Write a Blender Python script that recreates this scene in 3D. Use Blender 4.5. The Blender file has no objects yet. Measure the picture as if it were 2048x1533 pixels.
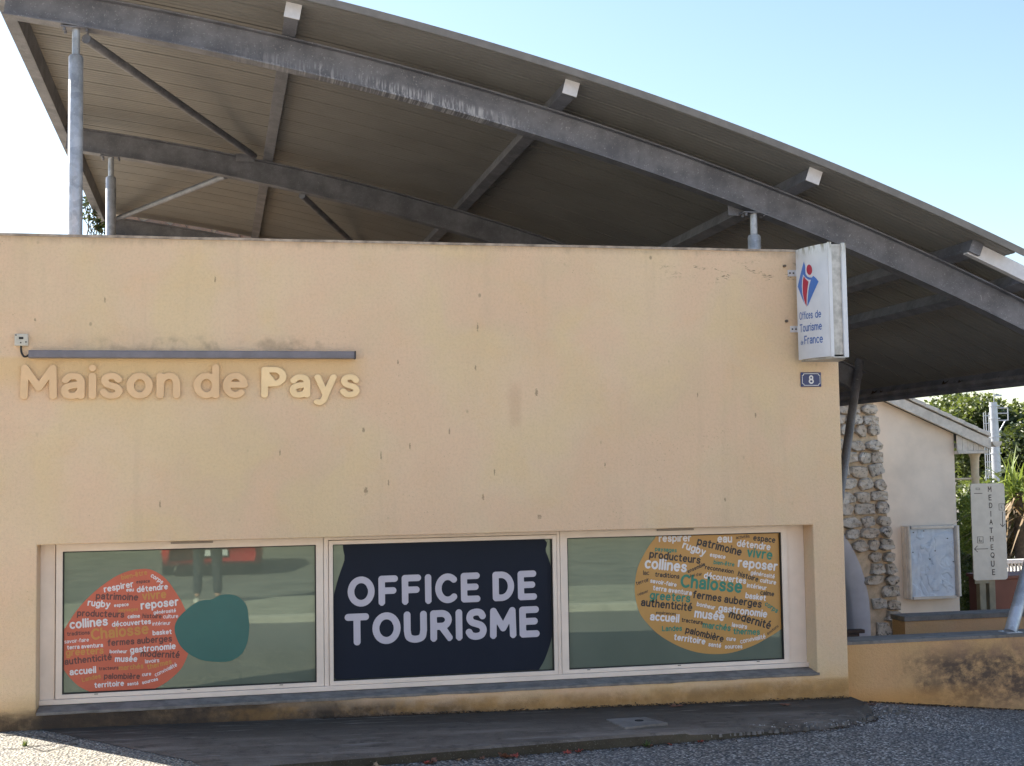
import bpy, bmesh, math, random
import numpy as np
from mathutils import Vector, Matrix, noise as mnoise
random.seed(7)
sc = bpy.context.scene
col = sc.collection
PI = math.pi
R = math.radians

# ------------------------------------------------------------------ camera, world, sun, exposure
# the eye is the origin: +X runs along the facade, +Y away from the camera, +Z up
FPX, YAW, PITCH, ROLL = 2689.5, 0.21763371, 0.06511432, -0.01593618
vf = np.array([math.sin(YAW)*math.cos(PITCH), math.cos(YAW)*math.cos(PITCH), math.sin(PITCH)])
r0 = np.array([math.cos(YAW), -math.sin(YAW), 0.0]); u0 = np.cross(r0, vf)
vr = r0*math.cos(ROLL)+u0*math.sin(ROLL); vu = -r0*math.sin(ROLL)+u0*math.cos(ROLL)
cam = bpy.data.cameras.new('camera'); co = bpy.data.objects.new('camera', cam); col.objects.link(co)
cam.sensor_width = 36; cam.lens = 36*FPX/2048; cam.clip_start = 0.02; cam.clip_end = 2000
co.matrix_world = Matrix(((vr[0], vu[0], -vf[0], 0), (vr[1], vu[1], -vf[1], 0), (vr[2], vu[2], -vf[2], 0), (0, 0, 0, 1)))
sc.camera = co
sc.render.resolution_x = 1024; sc.render.resolution_y = 766
sc.render.engine = 'CYCLES'

SUN_EL, SUN_AZ = R(38), R(-42)        # azimuth clockwise from +Y: sun behind the building, to the left
w = bpy.data.worlds.new('World'); sc.world = w; w.use_nodes = True
nt = w.node_tree; nt.nodes.clear()
sky = nt.nodes.new('ShaderNodeTexSky'); sky.sky_type = 'NISHITA'; sky.sun_disc = False
sky.sun_elevation = SUN_EL; sky.sun_rotation = SUN_AZ
sky.air_density = 1.1; sky.dust_density = 0.8; sky.ozone_density = 1.5
bg = nt.nodes.new('ShaderNodeBackground'); bg.inputs[1].default_value = 0.06
ow = nt.nodes.new('ShaderNodeOutputWorld')
nt.links.new(sky.outputs[0], bg.inputs[0]); nt.links.new(bg.outputs[0], ow.inputs[0])
sd = bpy.data.lights.new('sun', 'SUN'); sd.energy = 5.0; sd.angle = R(0.5); sd.color = (1, .92, .79)
so = bpy.data.objects.new('sun', sd); col.objects.link(so)
sdir = Vector((math.sin(SUN_AZ)*math.cos(SUN_EL), math.cos(SUN_AZ)*math.cos(SUN_EL), math.sin(SUN_EL)))
so.rotation_euler = (-sdir).to_track_quat('-Z', 'Y').to_euler(); so.location = sdir*30
sc.view_settings.view_transform = 'Standard'; sc.view_settings.look = 'None'
sc.view_settings.gamma = 1; sc.view_settings.exposure = 2.05

# ------------------------------------------------------------------ helpers
def at(px, py, Y):
    q = vf+vr*(px-1024)/FPX-vu*(py-766.5)/FPX
    return q*Y/q[1]
def atx(px, py, Y):
    p = at(px, py, Y); return float(p[0]), float(p[2])

def tag(o, label=None, cat=None, group=None, kind=None):
    if label: o['label'] = label
    if cat: o['category'] = cat
    if group: o['group'] = group
    if kind: o['kind'] = kind
    return o
WL = {}
def empty(name, loc, label=None, cat=None, group=None):
    o = bpy.data.objects.new(name, None); o.empty_display_size = .1
    o.location = loc; col.objects.link(o); WL[o.name] = Vector(loc)
    return tag(o, label, cat, group)
def place(name, me, parent=None, loc=None):
    o = bpy.data.objects.new(name, me); col.objects.link(o)
    loc = Vector(loc) if loc is not None else Vector((0, 0, 0))
    WL[o.name] = loc
    if parent is not None:
        o.parent = parent; o.location = loc-WL[parent.name]
    else: o.location = loc
    return o

class MB:
    def __init__(s): s.v = []; s.f = []; s.sm = []
    def add(s, vs, fs, smooth=False):
        n = len(s.v); s.v += [tuple(map(float, v)) for v in vs]
        s.f += [tuple(i+n for i in f) for f in fs]; s.sm += [smooth]*len(fs); return s
    def box(s, x0, x1, y0, y1, z0, z1):
        return s.add([(x0,y0,z0),(x1,y0,z0),(x1,y1,z0),(x0,y1,z0),(x0,y0,z1),(x1,y0,z1),(x1,y1,z1),(x0,y1,z1)],
                     [(0,3,2,1),(4,5,6,7),(0,1,5,4),(1,2,6,5),(2,3,7,6),(3,0,4,7)])
    def prism(s, poly, y0, y1):          # poly in (x, z), extruded along y
        n = len(poly)
        a = [(x, y0, z) for x, z in poly]+[(x, y1, z) for x, z in poly]
        area = sum(poly[i][0]*poly[(i+1)%n][1]-poly[(i+1)%n][0]*poly[i][1] for i in range(n))
        fs = [tuple(range(n)), tuple(range(2*n-1, n-1, -1))]+[(i, i+n, (i+1)%n+n, (i+1)%n) for i in range(n)]
        if area < 0: fs = [f[::-1] for f in fs]
        return s.add(a, fs)
    def slab(s, poly, z0, z1):           # poly in (x, y), extruded along z
        n = len(poly); area = sum(poly[i][0]*poly[(i+1)%n][1]-poly[(i+1)%n][0]*poly[i][1] for i in range(n))
        if area < 0: poly = poly[::-1]
        a = [(x, y, z0) for x, y in poly]+[(x, y, z1) for x, y in poly]
        return s.add(a, [tuple(range(n))[::-1], tuple(range(n, 2*n))]+[(i, (i+1)%n, (i+1)%n+n, i+n) for i in range(n)])
    def tube(s, pts, rad, n=12, cap=True):
        pts = [Vector(p) for p in pts]; rads = rad if isinstance(rad, (list, tuple)) else [rad]*len(pts)
        vs = []; fs = []; up = None
        for i, p in enumerate(pts):
            d = (pts[min(i+1, len(pts)-1)]-pts[max(i-1, 0)]).normalized()
            if up is None: up = d.orthogonal().normalized()
            up = (up-d*up.dot(d)).normalized(); b = d.cross(up)
            for k in range(n):
                t = 2*PI*k/n; vs.append(p+(up*math.cos(t)+b*math.sin(t))*rads[i])
        for i in range(len(pts)-1):
            for k in range(n): fs.append((i*n+k, i*n+(k+1)%n, (i+1)*n+(k+1)%n, (i+1)*n+k))
        s.add(vs, fs, True)
        if cap: s.add(vs[:n], [tuple(range(n))[::-1]]); s.add(vs[-n:], [tuple(range(n))])
        return s
    def build(s, name, m, parent=None, bevel=0, origin=None, seg=2):
        V = np.array(s.v)
        if origin is None: origin = ((V[:,0].min()+V[:,0].max())/2, (V[:,1].min()+V[:,1].max())/2, V[:,2].min())
        me = bpy.data.meshes.new(name); me.from_pydata((V-np.array(origin)).tolist(), [], s.f)
        me.polygons.foreach_set('use_smooth', s.sm)
        if isinstance(m, (list, tuple)):
            for q in m: me.materials.append(q)
        else: me.materials.append(m)
        if bevel:
            bm = bmesh.new(); bm.from_mesh(me); bmesh.ops.remove_doubles(bm, verts=bm.verts, dist=1e-5)
            es = [e for e in bm.edges if len(e.link_faces) == 2 and e.calc_face_angle() > R(35)]
            bmesh.ops.bevel(bm, geom=es, offset=bevel, segments=seg, affect='EDGES', profile=.6, clamp_overlap=True)
            bm.to_mesh(me); bm.free()
        me.update(); return place(name, me, parent, origin)

# ------------------------------------------------------------------ materials
class NT:
    def __init__(s, name):
        s.m = bpy.data.materials.new(name); s.m.use_nodes = True; s.t = s.m.node_tree
        s.b = s.t.nodes['Principled BSDF']; s.pos = s.t.nodes.new('ShaderNodeNewGeometry').outputs['Position']
    def n(s, typ, **k):
        o = s.t.nodes.new(typ)
        for a, b in k.items(): setattr(o, a, b)
        return o
    def put(s, inp, v):
        if hasattr(v, 'is_output'): s.t.links.new(v, inp)
        else: inp.default_value = v
    def scale(s, vec, sx, sy, sz):
        o = s.n('ShaderNodeVectorMath', operation='MULTIPLY'); s.put(o.inputs[0], vec); o.inputs[1].default_value = (sx, sy, sz); return o.outputs[0]
    def noise(s, sc_=5, det=4, rough=.55, vec=None, dist=0):
        o = s.n('ShaderNodeTexNoise'); s.put(o.inputs['Vector'], vec if vec is not None else s.pos)
        o.inputs['Scale'].default_value = sc_; o.inputs['Detail'].default_value = det; o.inputs['Roughness'].default_value = rough
        o.inputs['Distortion'].default_value = dist; return o.outputs['Fac']
    def voro(s, sc_, feature='F1', out='Distance', vec=None):
        o = s.n('ShaderNodeTexVoronoi', feature=feature); s.put(o.inputs['Vector'], vec if vec is not None else s.pos)
        o.inputs['Scale'].default_value = sc_; return o.outputs[out]
    def xyz(s, i, vec=None):
        o = s.n('ShaderNodeSeparateXYZ'); s.put(o.inputs[0], vec if vec is not None else s.pos); return o.outputs[i]
    def math(s, op, a, b=0.0, c=0.0):
        o = s.n('ShaderNodeMath', operation=op)
        s.put(o.inputs[0], a); s.put(o.inputs[1], b); s.put(o.inputs[2], c); return o.outputs[0]
    def mul(s, a, b): return s.math('MULTIPLY', a, b)
    def add(s, a, b): return s.math('ADD', a, b)
    def ss(s, x, a, b, lo=0., hi=1.):      # smooth map of x from [a,b] to [lo,hi]
        o = s.n('ShaderNodeMapRange', interpolation_type='SMOOTHSTEP'); s.put(o.inputs[0], x)
        if a > b: a, b, lo, hi = b, a, hi, lo
        for i, v in enumerate((a, b, lo, hi)): o.inputs[i+1].default_value = v
        return o.outputs[0]
    def ramp(s, fac, stops):
        o = s.n('ShaderNodeValToRGB'); s.put(o.inputs[0], fac); e = o.color_ramp.elements
        while len(e) < len(stops): e.new(.5)
        for i, (p, c) in enumerate(stops): e[i].position = p; e[i].color = (*c, 1) if not isinstance(c, float) else (c, c, c, 1)
        return o.outputs[0]
    def mix(s, fac, a, b, mode='MIX'):
        o = s.n('ShaderNodeMix', data_type='RGBA', blend_type=mode); s.put(o.inputs[0], fac)
        for i, v in ((6, a), (7, b)): s.put(o.inputs[i], (*v, 1) if isinstance(v, tuple) and len(v) == 3 else v)
        return o.outputs[2]
    def bump(s, h, strength=.3, dist=.01):
        o = s.n('ShaderNodeBump'); s.put(o.inputs['Height'], h); o.inputs['Strength'].default_value = strength; o.inputs['Distance'].default_value = dist
        s.t.links.new(o.outputs[0], s.b.inputs['Normal']); return s
    def done(s, c, rough=.7, metal=0, spec=None):
        s.put(s.b.inputs['Base Color'], (*c, 1) if isinstance(c, tuple) and len(c) == 3 else c)
        s.put(s.b.inputs['Roughness'], rough); s.b.inputs['Metallic'].default_value = metal
        if spec is not None: s.b.inputs['Specular IOR Level'].default_value = spec
        return s.m
def simple(name, c, rough=.6, metal=0, var=.15, sc_=8, bump=0, bs=60, spec=None):
    t = NT(name); a = tuple(x*(1-var) for x in c); b = tuple(min(1, x*(1+var)) for x in c)
    cc = t.mix(t.ss(t.noise(sc_, 5, .6), .3, .7), a, b)
    if bump: t.bump(t.noise(bs, 3), bump, .004)
    return t.done(cc, rough, metal, spec)

def stucco(name, base, orange, which):
    t = NT(name); X = t.xyz(0); Z = t.xyz(2)
    n1 = t.noise(.9, 5, .6); n2 = t.noise(3.2, 6, .65, dist=.4); n3 = t.noise(140, 2, .5)
    c = t.mix(t.ss(n1, .35, .65), base, tuple(x*y for x, y in zip(base, (.93, .92, .90))))
    c = t.mix(t.mul(t.ss(n2, .45, .75), .35), c, orange)
    # large soft patches, sandy in places and pinker in others
    pk = t.noise(1.7, 3, .5, dist=.6); c = t.mix(t.mul(t.ss(pk, .42, .62), .5), c, tuple(x*y for x, y in zip(base, (1.02, .93, .95))))
    c = t.mix(t.mul(t.ss(pk, .48, .30), .5), c, tuple(x*y for x, y in zip(base, (.98, 1.0, .86))))
    c = t.mix(t.mul(t.ss(t.noise(60, 4, .7), .42, .68), .16), c, tuple(x*.55 for x in base))
    # faint vertical rain streaks
    st = t.noise(1, 4, .6, vec=t.scale(t.pos, 9, 1, .7))
    c = t.mix(t.mul(t.ss(st, .52, .78), .20), c, tuple(x*.72 for x in base))
    # small dark chips and specks
    sp = t.voro(7, vec=t.scale(t.pos, 1.0, 1, .7)); spn = t.noise(2.3, 2)
    spk = t.mul(t.ss(sp, .09, .035), t.ss(spn, .5, .62))
    c = t.mix(t.mul(spk, .55), c, (.13, .09, .06))
    sp2 = t.voro(34); spk2 = t.mul(t.ss(sp2, .16, .08), t.ss(t.noise(1.7, 3), .55, .66))
    c = t.mix(t.mul(spk2, .30), c, (.16, .11, .07))
    jag = t.noise(7, 6, .7); jag2 = t.noise(2.2, 4, .6, vec=t.scale(t.pos, .6, 1, 2.5))
    if which == 'facade':
        for px, py, rw, rh in ((727, 860, .010, .016), (899, 863, .006, .022), (732, 982, .013, .024), (966, 994, .008, .022), (951, 736, .006, .018), (762, 912, .005, .026), (989, 945, .005, .020), (796, 725, .005, .018), (1079, 1034, .013, .014),
                (1511, 831, .006, .018), (1073, 785, .010, .026), (210, 600, .005, .020), (820, 893, .006, .022), (777, 966, .005, .020), (955, 655, .006, .03), (70, 640, .006, .010), (1395, 790, .005, .018), (320, 1010, .006, .022), (1210, 930, .005, .02), (1450, 1000, .007, .016), (560, 905, .005, .02), (430, 560, .006, .02)):
            mx_, mz_ = atx(px, py, 8.6)
            du = t.math('DIVIDE', t.math('SUBTRACT', X, mx_), rw); dv = t.math('DIVIDE', t.math('SUBTRACT', Z, mz_), rh)
            q = t.add(t.add(t.mul(du, du), t.mul(dv, dv)), t.mul(t.math('SUBTRACT', t.noise(90, 3, .7), .5), 5.0)); c = t.mix(t.mul(t.ss(q, 1.4, .1), .62), c, (.20, .13, .08))
        # grime creeping down from the top edge
        tp = t.ss(t.add(Z, t.mul(t.noise(11, 4, .7, vec=t.scale(t.pos, 1, 1, .25)), .09)), 1.475, 1.545)
        c = t.mix(t.mul(tp, .38), c, (.14, .10, .07))
        # mould and splash dirt near the ground, heavy at the left, thin at the right
        h = t.ss(X, -1.3, 2.6, .26, .05)
        lo = t.math('SUBTRACT', t.add(Z, 1.50), t.mul(t.math('SUBTRACT', jag2, .25), h)); d = t.ss(lo, .05, -.04)
        c = t.mix(t.mul(t.ss(lo, .16, -.02), t.ss(X, 1., -.2, 0, .55)), c, (.44, .27, .11))
        c = t.mix(t.mul(d, t.ss(jag, .20, .60, .45, 1)), c, (.085, .062, .044))
        # broad dark stain under the sill, left two thirds
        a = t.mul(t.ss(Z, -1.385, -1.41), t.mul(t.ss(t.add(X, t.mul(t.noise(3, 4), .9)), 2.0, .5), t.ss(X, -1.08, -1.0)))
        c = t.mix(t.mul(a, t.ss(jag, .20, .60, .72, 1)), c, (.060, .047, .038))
        y = t.mul(t.mul(t.ss(Z, -1.43, -1.46), t.ss(Z, -1.54, -1.50)), t.mul(t.ss(X, -.6, .9, .12, 1), t.ss(n2, .42, .62)))
        c = t.mix(t.mul(y, .6), c, (.40, .23, .08))
        m2 = t.mul(t.mul(t.ss(Z, -1.44, -1.48), t.ss(X, 1.2, 1.8)), t.ss(jag, .42, .66)); c = t.mix(t.mul(m2, .45), c, (.20, .13, .07))
        # warm rust wash along the foot, right half
        c = t.mix(t.mul(t.mul(t.ss(t.add(Z, t.mul(jag, .16)), -1.24, -1.50), t.ss(X, 1.0, 2.2)), .6), c, (.60, .34, .12))
        ck = t.math('ABSOLUTE', t.math('SUBTRACT', t.noise(2.6, 5, .65, vec=t.scale(t.pos, .7, 1, 3.5)), .5)); ck = t.mul(t.ss(ck, .010, .003), t.mul(t.mul(t.ss(Z, 1.24, 1.30), t.ss(Z, 1.43, 1.38)), t.mul(t.ss(X, 2.8, 3.2), t.ss(t.noise(14, 3), .45, .6)))); c = t.mix(t.mul(ck, .8), c, (.18, .12, .08))
        # dusty grime above the strip light, warmer paint beneath it
        g = t.mul(t.mul(t.ss(Z, .745, .80), t.ss(Z, .90, .83)), t.mul(t.ss(X, -1.1, -.4), t.ss(X, .95, .5)))
        c = t.mix(t.mul(t.mul(g, t.ss(t.noise(9, 5), .45, .7)), .45), c, (.25, .17, .12))
        g = t.mul(t.mul(t.ss(Z, .50, .66), t.ss(Z, .755, .72)), t.ss(X, 1.0, .8))
        c = t.mix(t.mul(g, .55), c, (.74, .50, .23))
        # brown scuff in the middle of the wall
        dx = t.math('ABSOLUTE', t.math('SUBTRACT', X, 1.92)); g = t.mul(t.ss(t.add(dx, t.mul(jag, .05)), .09, .03), t.mul(t.ss(Z, .25, .33), t.ss(Z, .62, .5)))
        c = t.mix(t.mul(g, .22), c, (.45, .24, .13))
    elif which == 'low':
        a = t.mul(t.ss(t.add(X, t.mul(n2, 1.0)), 4.95, 5.45), t.mul(t.ss(Z, -1.80, -1.60), t.ss(t.add(Z, t.mul(jag, .12)), -1.17, -1.33)))
        jm = t.add(t.mul(jag, .55), t.mul(t.noise(28, 5, .75, vec=t.scale(t.pos, .6, 1, 1)), .45)); a = t.mul(a, t.ss(jm, .34, .58)); c = t.mix(t.mul(a, .92), c, (.085, .066, .058))
        e = t.mul(t.ss(X, 4.7, 5.2), t.mul(t.ss(Z, -1.42, -1.3), .5)); c = t.mix(t.mul(e, t.ss(n2, .35, .6)), c, (.22, .13, .12))
        c = t.mix(t.mul(t.mul(t.ss(Z, -1.5, -1.62), t.ss(X, 5.6, 4.6)), .75), c, (.58, .30, .10))
        c = t.mix(t.mul(t.ss(X, 4.45, 4.27), .35), c, (.55, .30, .12))
    t.bump(t.add(n3, t.mul(t.noise(38, 3), 1.2)), .5, .008)
    return t.done(c, .9, spec=.25)

WALL = stucco('facade_render', (.775, .585, .395), (.775, .515, .28), 'facade')
LOWW = stucco('low_wall_render', (.60, .38, .19), (.58, .34, .14), 'low')
SIDE = simple('side_render', (.56, .40, .23), .9, var=.1)
def galv(name, c, rough=.5):
    t = NT(name); v = t.voro(22, out='Color'); n = t.noise(5, 5, .65); X = t.xyz(0)
    k = t.mix(t.ss(n, .3, .7), tuple(x*.72 for x in c), tuple(min(1, x*1.2) for x in c))
    k = t.mix(.22, k, t.xyz(0, v), 'SOFT_LIGHT')
    k = t.mix(t.mul(t.ss(t.noise(90, 2), .62, .72), .35), k, (.75, .75, .77))
    t.bump(t.noise(30, 3), .06, .003)
    return t.done(k, t.ss(t.noise(14, 4), .3, .7, rough-.1, rough+.15), .35)
GALV = galv('galvanised_steel', (.27, .26, .285))
def beam_mat():
    t = NT('weathered_beam_steel'); X = t.xyz(0); Z = t.xyz(2)
    n = t.noise(5, 5, .65); k = t.mix(t.ss(n, .3, .7), (.120, .124, .148), (.21, .214, .245))
    k = t.mix(t.mul(t.ss(t.noise(90, 2), .62, .72), .30), k, (.65, .65, .68))
    # white zinc runs, short vertical strokes on the lower half of the web
    s1 = t.noise(1, 3, .7, vec=t.scale(t.pos, 55, 1, 5)); s2 = t.noise(2.3, 3, .6)
    o_ = t.math('SUBTRACT', t.math('SQRT', t.add(t.math('POWER', t.math('SUBTRACT', X, -4.19), 2.0), t.math('POWER', t.math('SUBTRACT', Z, -22.06), 2.0))), 25.42)
    lowh = t.ss(t.add(o_, t.mul(t.noise(3, 3), .07)), .155, .10)
    st = t.mul(t.mul(t.ss(s1, .47, .62), lowh), t.mul(t.mul(t.ss(X, -.2, 1.3), t.ss(X, 2.5, 2.1)), t.ss(t.xyz(1), 11, 10)))
    k = t.mix(t.mul(t.mul(st, t.ss(s2, .38, .55)), .75), k, (.56, .56, .60))
    s4 = t.mul(t.ss(t.noise(16, 5, .7, dist=1.5), .66, .70), t.ss(X, 2.5, 4.5)); k = t.mix(t.mul(s4, .6), k, (.6, .6, .62))
    t.bump(t.noise(30, 3), .06, .003)
    return t.done(k, .55, .25)
BEAM = beam_mat()
POST = galv('galvanised_post', (.42, .44, .48), .42)
CAPM = simple('zinc_white', (.66, .65, .68), .5, .1, .06, 20)
def sheet_mat():
    t = NT('roof_sheet_paint'); n = t.noise(2, 5, .6); f = t.noise(45, 2, .5, vec=t.scale(t.pos, .25, 1, 1))
    k = t.mix(t.ss(n, .3, .7), (.20, .192, .182), (.24, .231, .220)); k = t.mix(t.mul(t.ss(f, .4, .7), .25), k, (.18, .172, .16))
    return t.done(k, .5, 0, .4)
SHEET = sheet_mat()
FRAME = simple('beige_aluminium', (.80, .69, .60), .42, 0, .05, 6)
SILL = simple('grey_mortar_sill', (.20, .185, .17), .85, 0, .25, 14, .4, 80)
def conc_mat(name, a, b, dirt):
    t = NT(name); n = t.noise(4, 7, .68, dist=.5); l = t.noise(2, 5, .6, vec=t.scale(t.pos, .5, 3, 1)); g = t.noise(120, 2)
    k = t.mix(t.ss(n, .3, .7), a, b); k = t.mix(t.mul(t.ss(l, .48, .72), .5), k, tuple(min(1, x*1.9) for x in b))
    k = t.mix(t.mul(t.ss(g, .62, .72), .25), k, (.4, .39, .38))
    k = t.mix(t.mul(t.ss(t.noise(9, 6, .7), .52, .7), .6), k, dirt)
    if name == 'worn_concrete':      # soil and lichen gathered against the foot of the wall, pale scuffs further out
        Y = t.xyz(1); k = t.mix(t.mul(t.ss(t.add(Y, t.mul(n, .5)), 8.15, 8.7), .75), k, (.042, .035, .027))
        sc2 = t.noise(5, 6, .75, vec=t.scale(t.pos, .35, 3.5, 1)); k = t.mix(t.mul(t.ss(sc2, .56, .68), .45), k, (.36, .33, .30))
    t.bump(t.add(t.noise(60, 4), t.mul(n, 1.5)), .5, .008); return t.done(k, .88, 0, .3)
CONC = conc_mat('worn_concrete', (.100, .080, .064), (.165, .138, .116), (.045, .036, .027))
COPE = conc_mat('grey_coping', (.16, .145, .13), (.23, .21, .195), (.08, .08, .075))
def gravel_mat():
    t = NT('exposed_aggregate_asphalt'); v = t.voro(62, out='Color'); d = t.voro(62); n = t.noise(1.3, 5, .6)
    g = t.xyz(0, v)
    k = t.ramp(g, [(.0, (.14, .122, .104)), (.40, (.26, .230, .198)), (.70, (.35, .312, .272)), (.90, (.52, .49, .45)), (1., (.74, .71, .65))])
    k = t.mix(t.ss(d, .34, .70), k, (.06, .06, .062))
    # sandy strip left of the pavement, painted paler for the sunlit ground mirrored there
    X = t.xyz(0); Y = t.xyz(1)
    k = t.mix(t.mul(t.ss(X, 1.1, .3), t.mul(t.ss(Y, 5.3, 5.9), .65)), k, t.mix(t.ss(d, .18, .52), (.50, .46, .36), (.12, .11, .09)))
    k = t.mix(t.mul(t.ss(n, .4, .7), .35), k, (.14, .14, .15))
    # street bands mirrored in the windows: even grey across the road
    k = t.mix(t.mul(t.mul(t.ss(Y, 5.4, 4.6), t.ss(Y, 1.6, 1.9)), .6), k, (.20, .20, .20))
    t.bump(t.math('SUBTRACT', 1.0, d), .9, .012)
    return t.done(k, .8, 0, .35)
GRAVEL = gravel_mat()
def paint(name, c, rough=.5): return simple(name, c, rough, 0, .04, 5)

# ------------------------------------------------------------------ rounded stroke lettering, built as outlines of a distance field
def sp(pts, n=6):
    P = [np.array(p, float) for p in pts]; P = [2*P[0]-P[1]]+P+[2*P[-1]-P[-2]]; out = []
    for i in range(1, len(P)-2):
        for k in range(n):
            t = k/n; a, b, c, d = P[i-1], P[i], P[i+1], P[i+2]
            out.append(.5*((2*b)+(c-a)*t+(2*a-5*b+4*c-d)*t*t+(3*b-a-3*c+d)*t**3))
    out.append(P[-2]); return [tuple(p) for p in out]
def arc(cx, cy, rx, ry, a0, a1, n=18):
    return [(cx+rx*math.cos(R(a0+(a1-a0)*i/n)), cy+ry*math.sin(R(a0+(a1-a0)*i/n))) for i in range(n+1)]
BOWL = arc(.40, .5, .40, .5, 0, 360, 26)
CH = 1.42
G = {
 'a': [sp([(.06,.80),(.18,.95),(.38,1.0),(.60,.94),(.70,.72),(.70,.4)])+[(.70,0)], sp([(.70,.58),(.36,.54),(.10,.44),(.03,.25),(.12,.05),(.32,0),(.55,.07),(.70,.27)])],
 'b': [[(0,1.45),(0,0)], BOWL], 'd': [[(.80,1.45),(.80,0)], BOWL],
 'p': [[(0,1),(0,-.42)], BOWL], 'q': [[(.8,1),(.8,-.42)], BOWL],
 'c': [arc(.40,.5,.40,.5,50,310)], 'e': [[(.03,.53),(.78,.53)]+arc(.40,.5,.39,.5,4,310,24)],
 'f': [sp([(.52,1.43),(.32,1.42),(.2,1.2),(.2,.9)])+[(.2,0)], [(0,1),(.46,1)]],
 'g': [BOWL, [(.80,1),(.80,-.05)]+sp([(.80,-.08),(.72,-.34),(.42,-.44),(.08,-.34)])],
 'h': [[(0,1.45),(0,0)], sp([(0,.58),(.10,.86),(.38,1),(.62,.88),(.70,.6)])+[(.70,0)]],
 'i': [[(0,1),(0,0)], [(0,1.40),(0,1.41)]], 'l': [[(0,1.45),(0,0)]],
 'm': [[(0,1),(0,0)], sp([(0,.6),(.10,.88),(.32,1),(.52,.88),(.58,.6)])+[(.58,0)], sp([(.58,.6),(.68,.88),(.90,1),(1.10,.88),(1.16,.6)])+[(1.16,0)]],
 'n': [[(0,1),(0,0)], sp([(0,.58),(.10,.86),(.38,1),(.62,.88),(.70,.6)])+[(.70,0)]],
 'o': [BOWL], 'r': [[(0,1),(0,0)], sp([(0,.55),(.08,.82),(.26,.99),(.46,1)])],
 's': [sp([(.62,.82),(.50,.96),(.32,1),(.11,.93),(.05,.75),(.15,.58),(.34,.50),(.54,.42),(.64,.25),(.55,.06),(.32,0),(.13,.04),(.0,.19)])],
 't': [[(.2,1.32),(.2,.3)]+sp([(.2,.28),(.28,.04),(.52,0)]), [(-.02,1),(.48,1)]],
 'u': [[(0,1),(0,.4)]+sp([(0,.38),(.09,.1),(.34,0),(.60,.12),(.70,.42)]), [(.70,1),(.70,0)]],
 'v': [[(0,1),(.36,0),(.72,1)]], 'w': [[(0,1),(.27,0),(.52,.9),(.77,0),(1.04,1)]],
 'x': [[(0,1),(.66,0)], [(.66,1),(0,0)]],
 'y': [[(0,1),(.38,.02)], [(.76,1),(.40,.06)]+sp([(.38,0),(.28,-.28),(.12,-.42),(-.04,-.40)])],
 'k': [[(0,1.45),(0,0)], [(.60,1),(.05,.42)], [(.20,.56),(.64,0)]], 'j': [[(.2,1),(.2,-.1),(0,-.4)], [(.2,1.4),(.2,1.41)]],
 'z': [[(.02,1),(.62,1),(0,0),(.64,0)]], '-': [[(.05,.5),(.40,.5)]], "'": [[(0,1.42),(0,1.2)]],
 'A': [[(0,0),(.5,CH),(1,0)], [(.18,.5),(.82,.5)]],
 'C': [arc(.58,.71,.58,.71,48,312,26)], 'O': [arc(.62,.71,.62,.71,0,360,30)],
 'D': [[(0,0),(0,CH),(.35,CH)]+arc(.35,.71,.62,.71,86,-86,18)+[(.35,0),(0,0)]],
 'E': [[(.80,CH),(0,CH),(0,0),(.82,0)], [(0,.74),(.72,.74)]], 'F': [[(.80,CH),(0,CH),(0,0)], [(0,.70),(.70,.70)]],
 'I': [[(0,0),(0,CH)]], 'L': [[(0,CH),(0,0),(.74,0)]], 'H': [[(0,0),(0,CH)], [(1,0),(1,CH)], [(0,.72),(1,.72)]],
 'M': [[(0,0),(.03,CH),(.60,.42),(1.17,CH),(1.2,0)]], 'N': [[(0,0),(0,CH),(.9,0),(.9,CH)]],
 'P': [[(0,0),(0,CH),(.48,CH)]+arc(.48,1.03,.40,.39,86,-86,14)+[(.48,.64),(0,.64)]],
 'R': [[(0,0),(0,CH),(.48,CH)]+arc(.48,1.05,.40,.37,86,-86,14)+[(.48,.68),(0,.68)], [(.48,.66),(.92,0)]],
 'S': [sp([(.82,1.18),(.70,1.36),(.44,1.42),(.15,1.33),(.05,1.07),(.18,.84),(.46,.73),(.74,.61),(.86,.36),(.74,.09),(.43,0),(.14,.07),(0,.26)])],
 'T': [[(0,CH),(1.0,CH)], [(.5,CH),(.5,0)]], 'U': [[(0,CH),(0,.5)]+sp([(0,.48),(.10,.12),(.48,0),(.86,.12),(.96,.5)])+[(.96,CH)]],
 'Q': [arc(.62,.71,.62,.71,0,360,30), [(.70,.35),(1.12,-.15)]],
 '8': [arc(.42,1.06,.33,.36,0,360,20), arc(.42,.36,.42,.36,0,360,20)],
}
G['é'] = G['e']+[[(.34,1.32),(.56,1.55)]]; G['è'] = G['e']+[[(.50,1.32),(.26,1.55)]]; G['ê'] = G['e']+[[(.16,1.30),(.40,1.54),(.64,1.30)]]
GC = {}
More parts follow.
